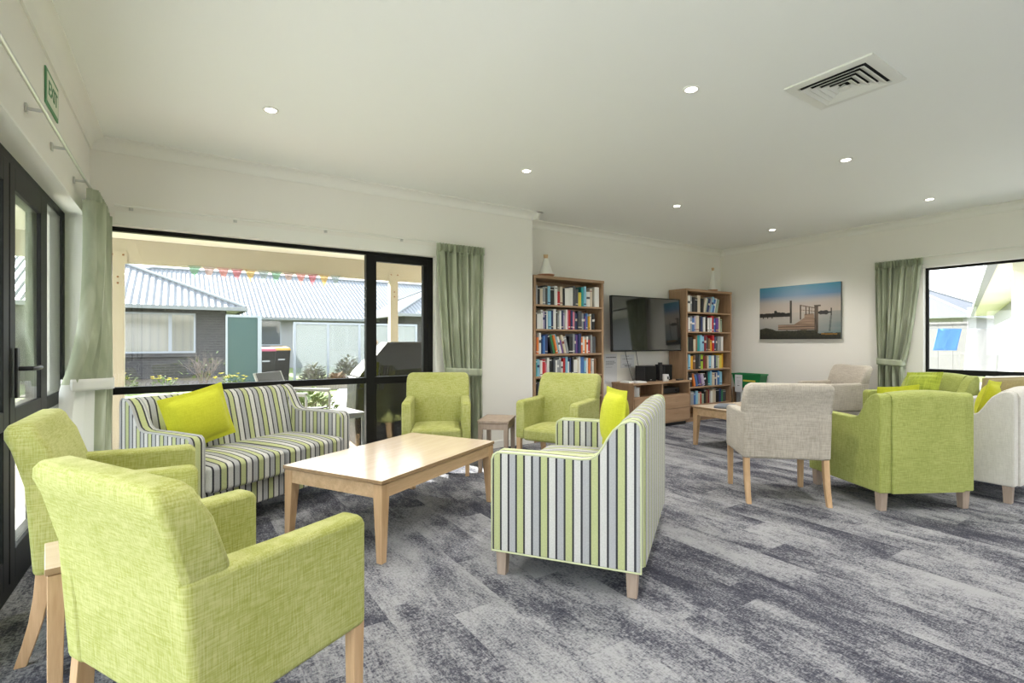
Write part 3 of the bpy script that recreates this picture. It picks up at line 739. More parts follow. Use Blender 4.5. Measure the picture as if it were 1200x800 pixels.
def notice(lines):
    def f(u, v):
        for (v0, v1, u0, u1, c) in lines:
            if v0 < v < v1 and u0 < u < u1 and (int(u * 48) % 5 != 4): return c
        return (.72, .72, .75)
    return f
DK, GY = (.10, .10, .12), (.35, .35, .38)
o = colour_panel('paper_sign', .235, .42, 48, 60, notice([(.86, .90, .08, .92, DK), (.74, .76, .1, .8, GY), (.69, .71, .1, .9, GY), (.64, .66, .1, .7, GY), (.55, .57, .1, .6, GY)]), border=(.72, .72, .75))
o.location = (5.065, 5.195, .815); tag(o, 'white paper notice with a bold heading, beside the left bookcase', 'notice', 'notices below the television')
o = colour_panel('paper_sign', .27, .19, 48, 40, notice([(.84, .89, .38, .62, GY), (.66, .70, .12, .88, GY), (.46, .50, .44, .56, GY), (.26, .30, .12, .80, GY), (.12, .19, .28, .74, DK)]), border=(.72, .72, .75))
o.location = (5.395, 5.195, .915); tag(o, 'smaller white paper notice under the left half of the television', 'notice', 'notices below the television')

# picture of a jetty
def jetty(u, v):
    def lerp(a, b, t): t = max(0, min(1, t)); return tuple(x + (y - x) * t for x, y in zip(a, b))
    def noise(x, y): return (math.sin(x * 127.1 + y * 311.7) * 43758.5453) % 1
    def sn(x, y):
        xi, yi = floor(x), floor(y); fx, fy = x - xi, y - yi
        a = noise(xi, yi) * (1 - fx) + noise(xi + 1, yi) * fx; b = noise(xi, yi + 1) * (1 - fx) + noise(xi + 1, yi + 1) * fx
        return a * (1 - fy) + b * fy
    H = .50
    if v > H:                          # sky
        t = (v - H) / (1 - H)
        c = lerp((.60, .51, .43), (.52, .46, .42), t / .4)
        if t > .4: c = lerp((.52, .46, .42), (.16, .30, .48), (t - .4) / .25)
        if t > .62: c = lerp((.16, .30, .48), (.09, .36, .52), (t - .62) / .38)
        k = sn(u * 3, v * 8); edge = abs(u - .5) * 1.3
        c = lerp(c, (.42, .48, .54), (.55 - edge) * k * (1 if t > .35 else 0))
    else:                              # water
        t = v / H
        c = lerp((.26, .30, .30), (.56, .50, .44), t * 1.1)
        if u > .55: c = lerp(c, (.10, .20, .23), (u - .55) * 2.0 * (1 - t * .55))
        c = lerp(c, (.42, .40, .36), .3 * sn(u * 6, v * 40))
    # far bank with trees and its reflection
    hgt = .035 * sn(u * 14, 3) + .03 * sn(u * 45, 7)
    if u < .40 and abs(v - .455) < .028 + (hgt if v > .455 else 0) * (1.6 if .20 < u < .34 else .4): c = (.030, .026, .022)
    elif u < .40 and .36 < v < .44: c = lerp(c, (.10, .09, .08), .55 * sn(u * 30, 9) * (v - .36) / .08)
    if u > .72 and u < .90 and abs(v - .475) < .014 + .05 * max(0, sn(u * 40, 5) - .35): c = (.045, .042, .040)
    if u < .30 and abs(v - .47) < .006: c = (.02, .018, .015)
    for pu in (.05, .11, .17):
        if abs(u - pu) < .005 and .40 < v < .49: c = (.03, .025, .02)
    # jetty deck
    if .17 < v < .46:
        t = (v - .17) / .29
        l = .28 + .30 * min(1, t * 1.3) ** .7; rr = .715 - .02 * t
        if v < .27: l = .25; rr = .715
        if l < u < rr:
            pl = sn(u * 8, v * 70); c = lerp((.22, .14, .095), (.44, .31, .22), pl)
            if v < .27 and int(v * 90) % 4 == 0: c = (.10, .065, .045)
    # railing beyond
    for (u0, w0, b, tp) in ((.535, .010, .36, .63), (.60, .006, .44, .60), (.64, .005, .45, .58), (.67, .004, .45, .57)):
        if abs(u - u0) < w0 and b < v < tp: c = (.10, .07, .05)
    if .53 < u < .72 and abs(v - (.625 - (u - .53) * .35)) < .008: c = (.16, .11, .08)
    if .53 < u < .72 and abs(v - (.54 - (u - .53) * .2)) < .005: c = (.16, .11, .08)
    if abs(u - .725) < .022 and .13 < v < .60: c = lerp((.035, .028, .022), (.16, .12, .09), sn(u * 60, v * 9))
    if .70 < u < .775 and abs(v - .60) < .012: c = (.10, .08, .06)
    if abs(u - .415) < .014 - .002 * v and .30 < v < .72: c = lerp((.03, .026, .024), (.12, .10, .085), sn(u * 90, v * 12))
    for pu in (.895,):
        if abs(u - pu) < .008 and .42 < v < .55: c = (.05, .045, .04)
        if abs(u - pu + (.46 - v) * .06) < .010 and .14 < v < .42: c = lerp(c, (.04, .06, .06), .6)
    # near bank
    gh = .135 + .035 * sn(u * 11, 1) + (.08 * max(0, 1 - abs(u - .09) / .13))
    if u > .74: gh = .10 + .02 * sn(u * 13, 2)
    if v < gh: c = lerp((.018, .018, .014), (.075, .070, .040), sn(u * 70, v * 60) * (v / gh))
    if .78 < u < .96 and abs(v - .085 - .02 * sn(u * 25, 4)) < .012: c = (.32, .17, .03)
    return tuple(q * .80 for q in c)
o = colour_panel('canvas_picture', 1.16, .79, 232, 158, jetty, t=.035, rough=.5, border=(.12, .13, .13))
o.location = (7.562, 3.905, 1.63); o.rotation_euler = (0, 0, radians(-90)); tag(o, 'canvas print of a wooden jetty on calm water, on the right wall', 'picture')

# green crate on a small cabinet in the far corner
r = thing('cabinet', 'small open wooden cabinet beside the right bookcase in the far corner', 'cabinet', (7.495, 4.60, 0)); 
M['crate'] = plain('green plastic', (.008, .19, .055), .4)
cw, cd, ch = .25, .17, .475
for s in (-1, 1):
    bm = B(); box(bm, -.085, .085, min(s * cw, s * (cw - .018)), max(s * cw, s * (cw - .018)), 0, ch - .018); obj('side_panel', bm, M['case'], r, smooth=False)
for nm, z in (('top_panel', ch), ('shelf', .20), ('bottom_panel', .04)):
    bm = B(); box(bm, -.087, .085, -cw, cw, z - .018, z); obj(nm, bm, M['casex'], r, smooth=False)
bm = B(); box(bm, .075, .085, -cw + .018, cw - .018, .04, ch - .018); obj('back_panel', bm, M['case'], r, smooth=False)
for k, (y, t_, h_, mt, nm) in enumerate(((.165, .06, .22, 'bk_g', 'grey'), (.10, .05, .21, 'white', 'white'), (.02, .055, .205, 'bk_d', 'charcoal'), (-.05, .05, .22, 'bk_g', 'grey'), (-.11, .045, .21, 'white', 'white'))):
    bm = B(); box(bm, -.075, .06, y - t_ / 2, y + t_ / 2, 0, h_); o = obj('box_file', bm, M[mt], None, bevel=.003)
    o.location = (7.495, 4.60, .2002); tag(o, '%s upright box file, %s from the left in the small corner cabinet' % (nm, ORD[k]), 'box file', 'box files in the corner cabinet')
r = thing('crate', 'green plastic crate with a yellow strip and paper sign, on the corner cabinet', 'crate', (7.475, 4.60, ch + .0003))
bm = B()
def rr(hx, hy, z): return [(-hx, -hy, z), (hx, -hy, z), (hx, hy, z), (-hx, hy, z)]
loft(bm, [rr(.085, .20, 0), rr(.098, .235, .20), rr(.106, .245, .20), rr(.106, .245, .222), rr(.094, .230, .222), rr(.080, .195, .01)]); obj('crate_body', bm, M['crate'], r, bevel=.004)
bm = B(); box(bm, -.0985, -.0925, -.15, .05, .10, .125); obj('yellow_strip', bm, M['bk_y'], r, smooth=False)
o = colour_panel('paper_sign', .125, .27, 30, 40, notice([(.82, .86, .2, .8, GY), (.62, .65, .3, .7, GY), (.50, .53, .3, .6, GY), (.36, .40, .35, .65, DK)]), t=.003, border=(.72, .72, .75))
o.parent = r; o.location = (-.116, .115, .065); o.rotation_euler = (0, 0, radians(-90)); o['label'] = 'white printed paper sign'

# things on the far coffee table
bm = B(); loft(bm, [rr(.15, .09, 0), rr(.155, .095, .012), rr(.15, .09, .028), rr(.10, .05, .03)]); o = obj('folded_cloth', bm, plain('slate cloth', (.16, .18, .21), .8), None, bevel=.008)
o.location = (5.17, 3.48, .4523); o.rotation_euler = (0, 0, radians(25)); tag(o, 'folded slate grey cloth on the far oak coffee table', 'cloth')
r = thing('posy', 'small yellow green posy in a pot on the far oak coffee table', 'posy', (5.69, 3.53, .4523))
bm = B(); lathe(bm, [(0, 0), (.032, 0), (.042, .05), (.038, .05), (.03, .01), (0, .01)], 20); obj('pot', bm, M['ceramic'], r)
bm = B()
for k in range(46):
    a, e, q = RND.uniform(0, 2 * pi), RND.uniform(.2, 1.4), RND.uniform(.03, .07)
    p = Vector((q * cos(a) * cos(e), q * sin(a) * cos(e), .05 + q * sin(e))); t = Vector((-sin(a), cos(a), .3)).normalized() * .012
    dn = Vector((cos(a), sin(a), .8)).normalized() * .022
    bm.faces.new([bm.verts.new(x) for x in (p - dn, p + t, p + dn, p - t)])
o = obj('blooms', bm, plain('yellow green blooms', (.46, .48, .05), .7), r, smooth=False); 

# ------------------------------------------------------------------ curtains and rails
def curtain(label, loc, rz, top, tie, bot, ztop, ztie, nf, amp, wrap=0.0):
    """top/tie/bot: (x0,x1) extents in the local frame (x along the wall, y into the room)"""
    r = thing('curtain', label, 'curtain', loc, rz, 'pleated green curtains')
    nu, nv = nf * 10, 46
    def ext(z):
        if z >= ztie:
            t = (z - ztie) / (ztop - ztie); t = t ** .62
            return tie[0] + (top[0] - tie[0]) * t, tie[1] + (top[1] - tie[1]) * t
        t = 1 - z / ztie; t = t ** .8
        return tie[0] + (bot[0] - tie[0]) * t, tie[1] + (bot[1] - tie[1]) * t
    W0 = top[1] - top[0]
    def pt(s, z, off=0.0, a=None):
        x0_, x1_ = ext(z); w_ = x1_ - x0_
        q = W0 / max(w_, .1); aa = (a if a is not None else amp * min(2.0, q ** .75))
        ph = 2 * pi * nf * s + .5 * sin(5 * s + 1.3)
        y = .055 + aa * (sin(ph) + .25 * sin(2.3 * ph + 1 + z)) * (1 if a is None else 1) + .25 * aa * sin(11 * s + z * 2)
        if wrap:
            k = max(0, min(1, (s - .45) / .5)); k = k * k * (3 - 2 * k); h_ = min(1, max(0, (ztop - z) / (ztop - ztie))) ** 4
            y -= wrap * k * h_
        return (x0_ + w_ * s + .3 * aa * cos(ph * .5) * (0 if s in (0, 1) else 1), y + off, z)
    bm = B(); rows = []
    zs = [.012 + (ztop - .075 - .012) * j / nv for j in range(nv + 1)]
    for z in zs: rows.append([bm.verts.new(pt(i / nu, z)) for i in range(nu + 1)])
    for a, b in zip(rows, rows[1:]):
        for i in range(nu):
            f = bm.faces.new((a[i], a[i + 1], b[i + 1], b[i])); f.material_index = 1 if (wrap and i > nu * (.62 if a[i].co.z < ztie else 2)) else 0
    obj('drape', bm, [M['drape'], M['lining']], r, solid=.004)
    bm = B(); rows = []
    for z in (ztop - .085, ztop - .06, ztop - .03, ztop):
        k = (z - (ztop - .085)) / .085
        rows.append([bm.verts.new((top[0] + W0 * i / (nf * 16), .055 + (.018 + .010 * k) * sin(2 * pi * nf * 2 * i / (nf * 16)) + .018 * (1 - k) * sin(2 * pi * nf * i / (nf * 16)), z)) for i in range(nf * 16 + 1)])
    for a, b in zip(rows, rows[1:]):
        for i in range(nf * 16): bm.faces.new((a[i], a[i + 1], b[i + 1], b[i]))
    obj('pleated_heading', bm, M['drape'], r, solid=.006)
    # tie band
    c0, c1 = tie; bm = B(); ring = []; m_ = 26
    def yc(s):
        k = max(0, min(1, (s - .45) / .5)); return .055 - wrap * k * k * (3 - 2 * k)
    hd = min(amp * 1.9, .065) + .010
    for z in (ztie - .04, ztie - .02, ztie + .015, ztie + .038):
        f_ = [(c0 - .012 + (c1 - c0 + .024) * i / m_, yc(i / m_) + hd * (1 - abs(2 * i / m_ - 1) ** 6) ** .5) for i in range(m_ + 1)]
        b_ = [(c0 - .012 + (c1 - c0 + .024) * i / m_, yc(i / m_) - hd * (1 - abs(2 * i / m_ - 1) ** 6) ** .5) for i in range(m_ - 1, 0, -1)]
        ring.append([(x, y, z + .02 * (x - c0) / (c1 - c0)) for x, y in f_ + b_])
    loft(bm, ring, cap=False); obj('tieback', bm, M['lining'] if wrap else M['drape'], r, solid=.005)
    return r
curtain('green pleated curtain tied back at the right side of the large window', (2.475, 4.82, 0), pi, (-.275, .275), (-.235, .16), (-.245, .15), 2.215, .87, 8, .034)
curtain('green curtain with white lining in the corner beside the black glass doors', (-.535, 4.45, 0), -pi / 2, (-.33, .25), (-.26, .225), (-.34, .40), 2.185, .90, 6, .048, .10)
curtain('green pleated curtain tied back at the left side of the right window', (7.555, 2.635, 0), pi / 2, (-.245, .260), (-.055, .225), (-.08, .235), 2.215, .93, 8, .034)
def rail(label, a, b, z, wall_axis, brackets, inward):
    """thin rod from a to b (xy), held by brackets that reach the wall"""
    r = thing('curtain_rail', label, 'curtain rail', (a[0], a[1], z), 0, 'slim curtain rails')
    d = (b[0] - a[0], b[1] - a[1])
    bm = B(); tube(bm, [(0, 0, 0), (d[0], d[1], 0)], .009, 10); obj('rod', bm, M['chrome'] if wall_axis == 'x0' else M['trim'], r)
    for t in brackets:
        p = (d[0] * t, d[1] * t)
        bm = B(); tube(bm, [(p[0] + inward[0] * .004, p[1] + inward[1] * .004, 0), (p[0] + inward[0] * .058, p[1] + inward[1] * .058, 0)], .008, 8); br = obj('bracket', bm, M['chrome'], r)
        bm = B(); q = Vector((p[0] + inward[0] * .060, p[1] + inward[1] * .060, 0))
        box(bm, q.x - (.004 if inward[0] else .014), q.x + (.004 if inward[0] else .014), q.y - (.004 if inward[1] else .014), q.y + (.004 if inward[1] else .014), -.02, .02); obj('wall_plate', bm, M['chrome'], br)
rail('slim steel curtain rail above the black glass doors', (-.505, .6), (-.505, 4.80), 2.215, 'x0', (.05, .30, .571, .695, .85, .99), (-1, 0))
rail('slim white curtain rail above the large window', (-.42, 4.795), (2.78, 4.795), 2.225, 'y', (.03, .25, .48, .71, .97), (0, 1))
rail('slim white curtain rail above the right window', (7.535, 2.92), (7.535, -3.0), 2.225, 'x', (.02, .28, .55, .80, .98), (1, 0))

# ------------------------------------------------------------------ exit sign
M['signgreen'] = plain('sign green', (.09, .28, .12), .5); M['signwhite'] = plain('sign white', (.72, .76, .62), .5)
r = thing('exit_sign', 'green bordered exit sign on the wall above the glass doors', 'sign', (X0, 3.515, 2.48))
bm = B(); box(bm, .001, .008, -.150, .150, -.092, .092); obj('backing', bm, M['signgreen'], r, bevel=.003)
bm = B(); box(bm, .0075, .0095, -.130, .130, -.072, .072); obj('face', bm, M['signwhite'], r, smooth=False)
def text_mesh(name, s, size, mat, parent, loc, rot):
    cu = bpy.data.curves.new(name, 'FONT'); cu.body = s; cu.size = size; cu.extrude = .001; cu.align_x = 'CENTER'; cu.align_y = 'CENTER'
    t = bpy.data.objects.new(name, cu); link(t); bpy.context.view_layer.update()
    me = bpy.data.meshes.new_from_object(t.evaluated_get(bpy.context.evaluated_depsgraph_get()))
    bpy.data.objects.remove(t); me.materials.clear(); me.materials.append(mat)
    o = bpy.data.objects.new(name, me); link(o); o.parent = parent; o.location = loc; o.rotation_euler = rot
    return o
text_mesh('lettering', 'EXIT', .105, M['signgreen'], r, (.0105, 0, 0), (radians(90), 0, radians(90)))

# ------------------------------------------------------------------ downlights and vent
def emit(name, col, s):
    m = N(name); return m.surf(m.n('Emission', {'Color': c4(col), 'Strength': s}))
M['lamp'] = emit('downlight lens', (1.0, .90, .76), 14.0)
ORDX = ['left column', 'second column', 'third column', 'far right column']
LABL = {(0.49, 3.64): 'recessed ceiling downlight nearest the left wall, above the striped sofa', (2.57, 3.69): 'recessed downlight near the window wall, above the middle armchairs',
        (4.645, 3.725): 'recessed downlight in front of the television wall', (6.72, 3.81): 'recessed downlight closest to the far corner',
        (2.57, 1.955): 'largest looking downlight, left of the ceiling vent', (4.648, 2.005): 'downlight just beyond the ceiling vent, above the beige armchair', (6.68, 2.07): 'downlight nearest the right window'}
def downlight(x, y, label):
    r = thing('downlight', label, 'downlight', (x, y, ZC), 0, 'ceiling downlights')
    bm = B(); lathe(bm, [(.036, 0), (.050, 0), (.050, -.004), (.046, -.008), (.036, -.007)], 32)
    bmesh.ops.delete(bm, geom=[f for f in bm.faces if len(f.verts) > 4], context='FACES_ONLY')
    obj('trim_ring', bm, M['trim'], r)
    bm = B(); lathe(bm, [(0, -.001), (.036, -.001), (.034, -.0045), (0, -.0055)], 24); obj('lens', bm, M['lamp'], r)
    L = bpy.data.lights.new('downlight_or_fill_beam', 'SPOT'); L.energy = LAMP_W; L.color = (1.0, .95, .89); L.spot_size = radians(125); L.spot_blend = .9; L.shadow_soft_size = .035
    o = bpy.data.objects.new('downlight_or_fill_beam', L); link(o); o.parent = r; o.location = (0, 0, -.02)
LAMP_W = 46.0
for (x, y), lb in LABL.items(): downlight(x, y, lb)
for x, y in ((.49, 1.9), (.49, 0), (2.57, .1), (4.65, .1), (6.7, .1), (.49, -1.9), (2.57, -1.9), (4.65, -1.9), (6.7, -1.9)):  # fill beams without fittings, added out of view to brighten the room
    L = bpy.data.lights.new('downlight_or_fill_beam', 'SPOT'); L.energy = LAMP_W; L.color = (1.0, .95, .89); L.spot_size = radians(125); L.spot_blend = .9; L.shadow_soft_size = .035
    o = bpy.data.objects.new('downlight_or_fill_beam', L); link(o); o.location = (x, y, ZC - .02)

r = thing('ceiling_vent', 'square white louvred air vent in the ceiling', 'vent', (3.268, 1.42, ZC), radians(1))
M['ventdark'] = plain('vent cavity', (.01, .01, .01), .9); M['ventwhite'] = plain('vent white', (.78, .78, .73), .5)
def ringloft(bm, a, b, za, zb, t=.0):
    bm_ = [[(-a, -a, za), (a, -a, za), (a, a, za), (-a, a, za)], [(-b, -b, zb), (b, -b, zb), (b, b, zb), (-b, b, zb)]]
    loft(bm, bm_, cap=False)
bm = B(); S = .232
loft(bm, [[(-S, -S, 0), (S, -S, 0), (S, S, 0), (-S, S, 0)], [(-S, -S, -.010), (S, -S, -.010), (S, S, -.010), (-S, S, -.010)], [(-.178, -.178, -.014), (.178, -.178, -.014), (.178, .178, -.014), (-.178, .178, -.014)], [(-.178, -.178, 0), (.178, -.178, 0), (.178, .178, 0), (-.178, .178, 0)]], cap=False)
obj('frame', bm, M['ventwhite'], r, bevel=.002, seg=2, smooth=False)
bm = B(); box(bm, -.18, .18, -.18, .18, -.003, -.001); obj('cavity', bm, M['ventdark'], r, smooth=False)
for a in (.165, .130, .095, .060):
    bm = B(); loft(bm, [[(sx * q, sy * q, z) for sx, sy in ((-1, -1), (1, -1), (1, 1), (-1, 1))] for q, z in ((a, -.024), (a - .034, -.005), (a - .029, -.004), (a + .004, -.023), (a, -.024))], cap=False)
    obj('louvre', bm, M['ventwhite'], r, smooth=False)
bm = B(); loft(bm, [[(sx * q, sy * q, z) for sx, sy in ((-1, -1), (1, -1), (1, 1), (-1, 1))] for q, z in ((.028, -.030), (.004, -.006))]); obj('centre_louvre', bm, M['ventwhite'], r, smooth=False)

# ------------------------------------------------------------------ outdoors
def mat_noise(name, c1, c2, scale, rough=.9, bump=.3, stretch=(1, 1, 1), spec=.5):
    m = N(name); t = m.n('TexNoise', {'Vector': m.co(scale=stretch), 'Scale': scale, 'Detail': 6.0, 'Roughness': .65})
    return m.bsdf(m.ramp(t.outputs[0], [(.35, c1), (.65, c2)]).outputs[0], rough, bump=t.outputs[0], bstr=bump, bdist=.02, **{'Specular IOR Level': spec})
M['grass'] = mat_noise('lawn', (.05, .085, .012), (.16, .19, .045), 6.0)
M['soil'] = mat_noise('bark mulch', (.04, .03, .022), (.14, .11, .085), 14.0)
M['concrete'] = mat_noise('pale concrete', (.34, .33, .31), (.40, .39, .37), 3.0, .8, .1)
def pavers():
    m = N('tan pavers'); t = m.n('TexBrick', {'Vector': m.co(scale=(1, 1, 1)), 'Color1': c4((.34, .27, .20)), 'Color2': c4((.28, .22, .165)), 'Mortar': c4((.16, .13, .11)), 'Scale': 1.0, 'Mortar Size': .006, 'Brick Width': .23, 'Row Height': .12})
    return m.bsdf(t.outputs[0], .85)
M['pavers'] = pavers(); M['bouncecon'] = mat_noise('pale bounce terrace concrete', (.48, .475, .46), (.55, .545, .53), 3.0, .8, .1)
def bricks():
    m = N('dark brick'); mp = m.n('TexCoord').outputs['Object']; sp = m.n('SeparateXYZ', {0: mp})
    v = m.n('CombineXYZ', {0: m.math('ADD', sp.outputs[0], sp.outputs[1]), 1: sp.outputs[2], 2: 0.0})
    t = m.n('TexBrick', {'Vector': v, 'Color1': c4((.032, .030, .031)), 'Color2': c4((.048, .044, .044)), 'Mortar': c4((.085, .082, .08)), 'Scale': 1.0, 'Mortar Size': .008, 'Brick Width': .24, 'Row Height': .085})
    return m.bsdf(t.outputs[0], .9)
M['brick'] = bricks()
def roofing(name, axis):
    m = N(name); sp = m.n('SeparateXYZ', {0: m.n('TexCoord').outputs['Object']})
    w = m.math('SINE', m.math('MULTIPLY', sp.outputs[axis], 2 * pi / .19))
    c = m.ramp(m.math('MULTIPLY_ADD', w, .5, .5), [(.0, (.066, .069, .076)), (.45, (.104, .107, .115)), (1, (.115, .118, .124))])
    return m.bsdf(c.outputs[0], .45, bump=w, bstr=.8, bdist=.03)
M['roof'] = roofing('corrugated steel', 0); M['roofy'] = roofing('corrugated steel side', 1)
M['roofdark'] = plain('slate grey roof', (.085, .086, .10), .8); M['gutter'] = plain('grey gutter', (.17, .18, .18), .5); M['soffit'] = plain('cream soffit', (.66, .63, .50), .7)
M['beigepaint'] = paint('beige verandah paint', (.40, .355, .27)); M['verwhite'] = paint('verandah lining', (.82, .81, .755))
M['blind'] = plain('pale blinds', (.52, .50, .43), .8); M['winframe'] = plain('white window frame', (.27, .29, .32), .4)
M['facade'] = paint('white plaster', (.26, .26, .265)); M['teal'] = mat_noise('teal shade panel', (.022, .055, .052), (.030, .070, .066), 3.0, .6, .1, (1, 1, 30))
M['ext_glass'] = plain('dark window', (.05, .06, .07), .05)
M['bbq'] = mat_noise('black vinyl cover', (.004, .004, .004), (.010, .010, .010), 7.0, .42, .5, (1, 1, 1), .22)
GZ = -.04
bm = B(); box(bm, -40, X0 - .2, -40, 60, GZ - .1, GZ); box(bm, X0 - .2, 40, Y1 + .22, 60, GZ - .1, GZ - .0005); box(bm, X2 + .2, 40, -40, Y1 + .22, GZ - .1, GZ - .0003); box(bm, X0 - .2, X2 + .2, -40, YF - .25, GZ - .1, GZ - .0007)
g = struct('ground', bm, M['grass'], smooth=False)
bm = B(); box(bm, -3.3, 6.2, Y1 + .22, 7.5, GZ, GZ + .02); struct('ground_patio', bm, M['pavers'], smooth=False)
bm = B(); box(bm, -7.0, X0 - .2, -9, Y1 + .22, GZ, GZ + .02); struct('ground_terrace_bounce', bm, M['bouncecon'], smooth=False)  # pale terrace added to bounce sunlight through the doors onto the ceiling
bm = B(); prism(bm, [(1.75, 7.5), (3.4, 7.5), (4.6, 10.5), (7.6, 15.2), (7.6, 19.5), (4.6, 18.6), (3.6, 14.0), (2.3, 10.0)], 'z', GZ, GZ + .015); struct('ground_path', bm, M['concrete'], smooth=False)
bm = B(); box(bm, X2 + .2, 20, -6, 8, GZ, GZ + .012); struct('ground_court', bm, M['concrete'], smooth=False)
bm = B(); box(bm, -3.0, 1.75, 15.2, 20, GZ, GZ + .03); box(bm, 1.9, 6.4, 13.5, 15.0, GZ, GZ + .025); struct('ground_bed', bm, M['soil'], smooth=False)

# verandah on the window wall; unseen door-wall eave added to block sun and sky
VY, VX = 7.2, -3.3
bm = B(); prism(bm, [(VX, Y1 + .22), (XC - .02, Y1 + .22), (XC - .02, YT + .22), (6.4, YT + .22), (6.4, VY + .55), (VX, VY + .55)], 'z', 2.365, 2.46); box(bm, X0 - 1.45, X0 - .2, -8, Y1 + .219, 2.365, 2.46); struct('ceiling_verandah_added_eave', bm, M['verwhite'], smooth=False)
bm = B(); box(bm, VX, 6.4, VY, VY + .09, 2.095, 2.365); struct('beam_verandah', bm, M['beigepaint'], bevel=.004)
bm = B(); box(bm, VX, VX + .09, Y1 + .22, VY, 2.095, 2.365); struct('beam_verandah_side', bm, M['beigepaint'], bevel=.004)
M['rust'] = plain('rusty bolt', (.22, .09, .03), .7)
def post(x, y, label, rz=0):
    r = thing('verandah_post', label, 'post', (x, y, GZ + .02), rz, 'verandah posts')
    bm = B(); box(bm, -.058, .058, -.058, .058, 0, 2.115 - .0); obj('shaft', bm, M['beigepaint'], r, bevel=.005, seg=2)
    bm = B(); box(bm, -.085, .085, -.0605, -.0585, 2.10, 2.24); obj('plate', bm, M['beigepaint'], r, smooth=False)
    for k, (a, z) in enumerate(((-.05, 2.20), (.05, 2.20), (0, 1.95), (0, 1.88))):
        bm = B(); lathe(bm, [(0, 0), (.011, 0), (.009, .008), (0, .01)], 10); b = obj('bolt', bm, M['rust'], r); b.rotation_euler = (radians(90), 0, 0); b.location = (a, -.0585 if z < 2.1 else -.0605, z)
post(-.60, VY + .045, 'beige verandah post at the left edge of the large window, with rusty bolts')
post(2.63, VY + .045, 'beige verandah post seen through the narrow right pane, behind the covered barbecue')
post(5.9, VY + .045, 'beige verandah post beyond the end of the window wall')
# bunting
r = thing('hanging_bunting', 'string of faded coloured pennants hanging along the verandah beam', 'bunting', (0, VY - .012, 2.10))
bm = B(); xs = [.133 + i * .150 for i in range(12)]
tube(bm, [(x, 0, -.004 * sin(i * 1.7)) for i, x in enumerate([.04 + k * .078 for k in range(25)])], .003, 6); obj('string', bm, M['white'], r)
PEN = ['pg', 'pk0', 'pk1', 'pr', 'py', 'pb']
for k, c in (('pg', (.16, .42, .27)), ('pk0', (.62, .42, .42)), ('pk1', (.72, .26, .26)), ('pr', (.58, .06, .13)), ('py', (.72, .47, .06)), ('pb', (.34, .42, .48))):
    m = N('pennant ' + k)
    M[k] = m.surf(m.n('MixShader', {0: .50, 1: m.n('MixShader', {0: .5, 1: m.n('BsdfDiffuse', {0: c4([.25 + .65 * q for q in c])}), 2: m.n('BsdfTranslucent', {0: c4([.25 + .65 * q for q in c])})}), 2: m.n('BsdfTransparent', {0: c4([.55 + .45 * q for q in c])})}))
PN = {'pg': 'green pennant', 'pk0': 'pale pink pennant', 'pk1': 'salmon pink pennant', 'pr': 'crimson pennant', 'py': 'yellow pennant', 'pb': 'pale blue pennant'}
for i, x in enumerate(xs):
    k = PEN[i % 6]; bm = B(); prism(bm, [(x - .068, .012), (x + .068, .012), (x + .004 * (i % 3 - 1), -.150)], 'y', -.002, .001)
    f = obj('pennant', bm, M[k], r, smooth=False); f['label'] = PN[k]

# covered barbecue
r = thing('barbecue', 'barbecue under a black vinyl cover outside the right pane', 'barbecue', (2.26, 6.05, GZ + .021), radians(-4))
bm = B(); loft(bm, [[(-.56, -.27, .0), (.56, -.27, .0), (.56, .27, .0), (-.56, .27, .0)], [(-.58, -.28, .30), (.58, -.28, .30), (.58, .29, .30), (-.58, .29, .30)], [(-.56, -.27, .74), (.56, -.27, .74), (.56, .28, .74), (-.56, .28, .74)], [(-.55, -.27, .80), (.55, -.27, .80), (.55, .28, .80), (-.55, .28, .80)]])
obj('cover_skirt', bm, M['bbq'], r, bevel=.03)
bm = B(); loft(bm, [[(-.545, -.265, .795), (.545, -.265, .795), (.545, .275, .795), (-.545, .275, .795)], [(-.50, -.26, .86), (.50, -.26, .86), (.50, .27, .86), (-.50, .27, .86)], [(-.18, -.16, 1.20), (.42, -.16, 1.20), (.42, .20, 1.20), (-.18, .20, 1.20)], [(-.15, -.12, 1.215), (.39, -.12, 1.215), (.39, .16, 1.215), (-.15, .16, 1.215)]])
obj('cover_hood', bm, M['bbq'], r, bevel=.025)
for x in (-.46, .46):
    bm = B(); box(bm, x - .02, x + .02, -.296, -.272, .28, .34); obj('strap', bm, M['black'], r, smooth=False)

# outdoor chair and small table behind the striped sofa
r = thing('garden_chair', 'dark grey garden chair on the patio, seen behind the striped sofa back', 'garden chair', (1.12, 6.30, GZ + .021), radians(50))
M['sling'] = plain('dark sling', (.06, .06, .058), .7); M['alu'] = plain('grey aluminium', (.42, .42, .41), .4)
for s in (-1, 1):
    bm = B(); tube(bm, [(s * .27, -.28, 0), (s * .27, -.27, .60), (s * .27, -.25, .62), (s * .27, .22, .64)], .014, 8); obj('leg', bm, M['alu'], r)
    bm = B(); tube(bm, [(s * .27, .30, 0), (s * .26, .18, .42), (s * .25, .36, .86)], .014, 8); obj('leg', bm, M['alu'], r)
    bm = B(); box(bm, s * .27 - .028, s * .27 + .028, -.28, .24, .625, .65); obj('armrest', bm, M['alu'], r, bevel=.006)
bm = B(); loft(bm, [[(-.25, -.25, .42), (.25, -.25, .42), (.25, -.25, .435), (-.25, -.25, .435)], [(-.25, .18, .40), (.25, .18, .40), (.25, .18, .415), (-.25, .18, .415)]]); obj('sling_seat', bm, M['sling'], r, smooth=False)
bm = B(); loft(bm, [[(-.25, .17, .42), (.25, .17, .42), (.25, .185, .42), (-.25, .185, .42)], [(-.24, .35, .86), (.24, .35, .86), (.24, .365, .86), (-.24, .365, .86)]]); obj('sling_back', bm, M['sling'], r, smooth=False)
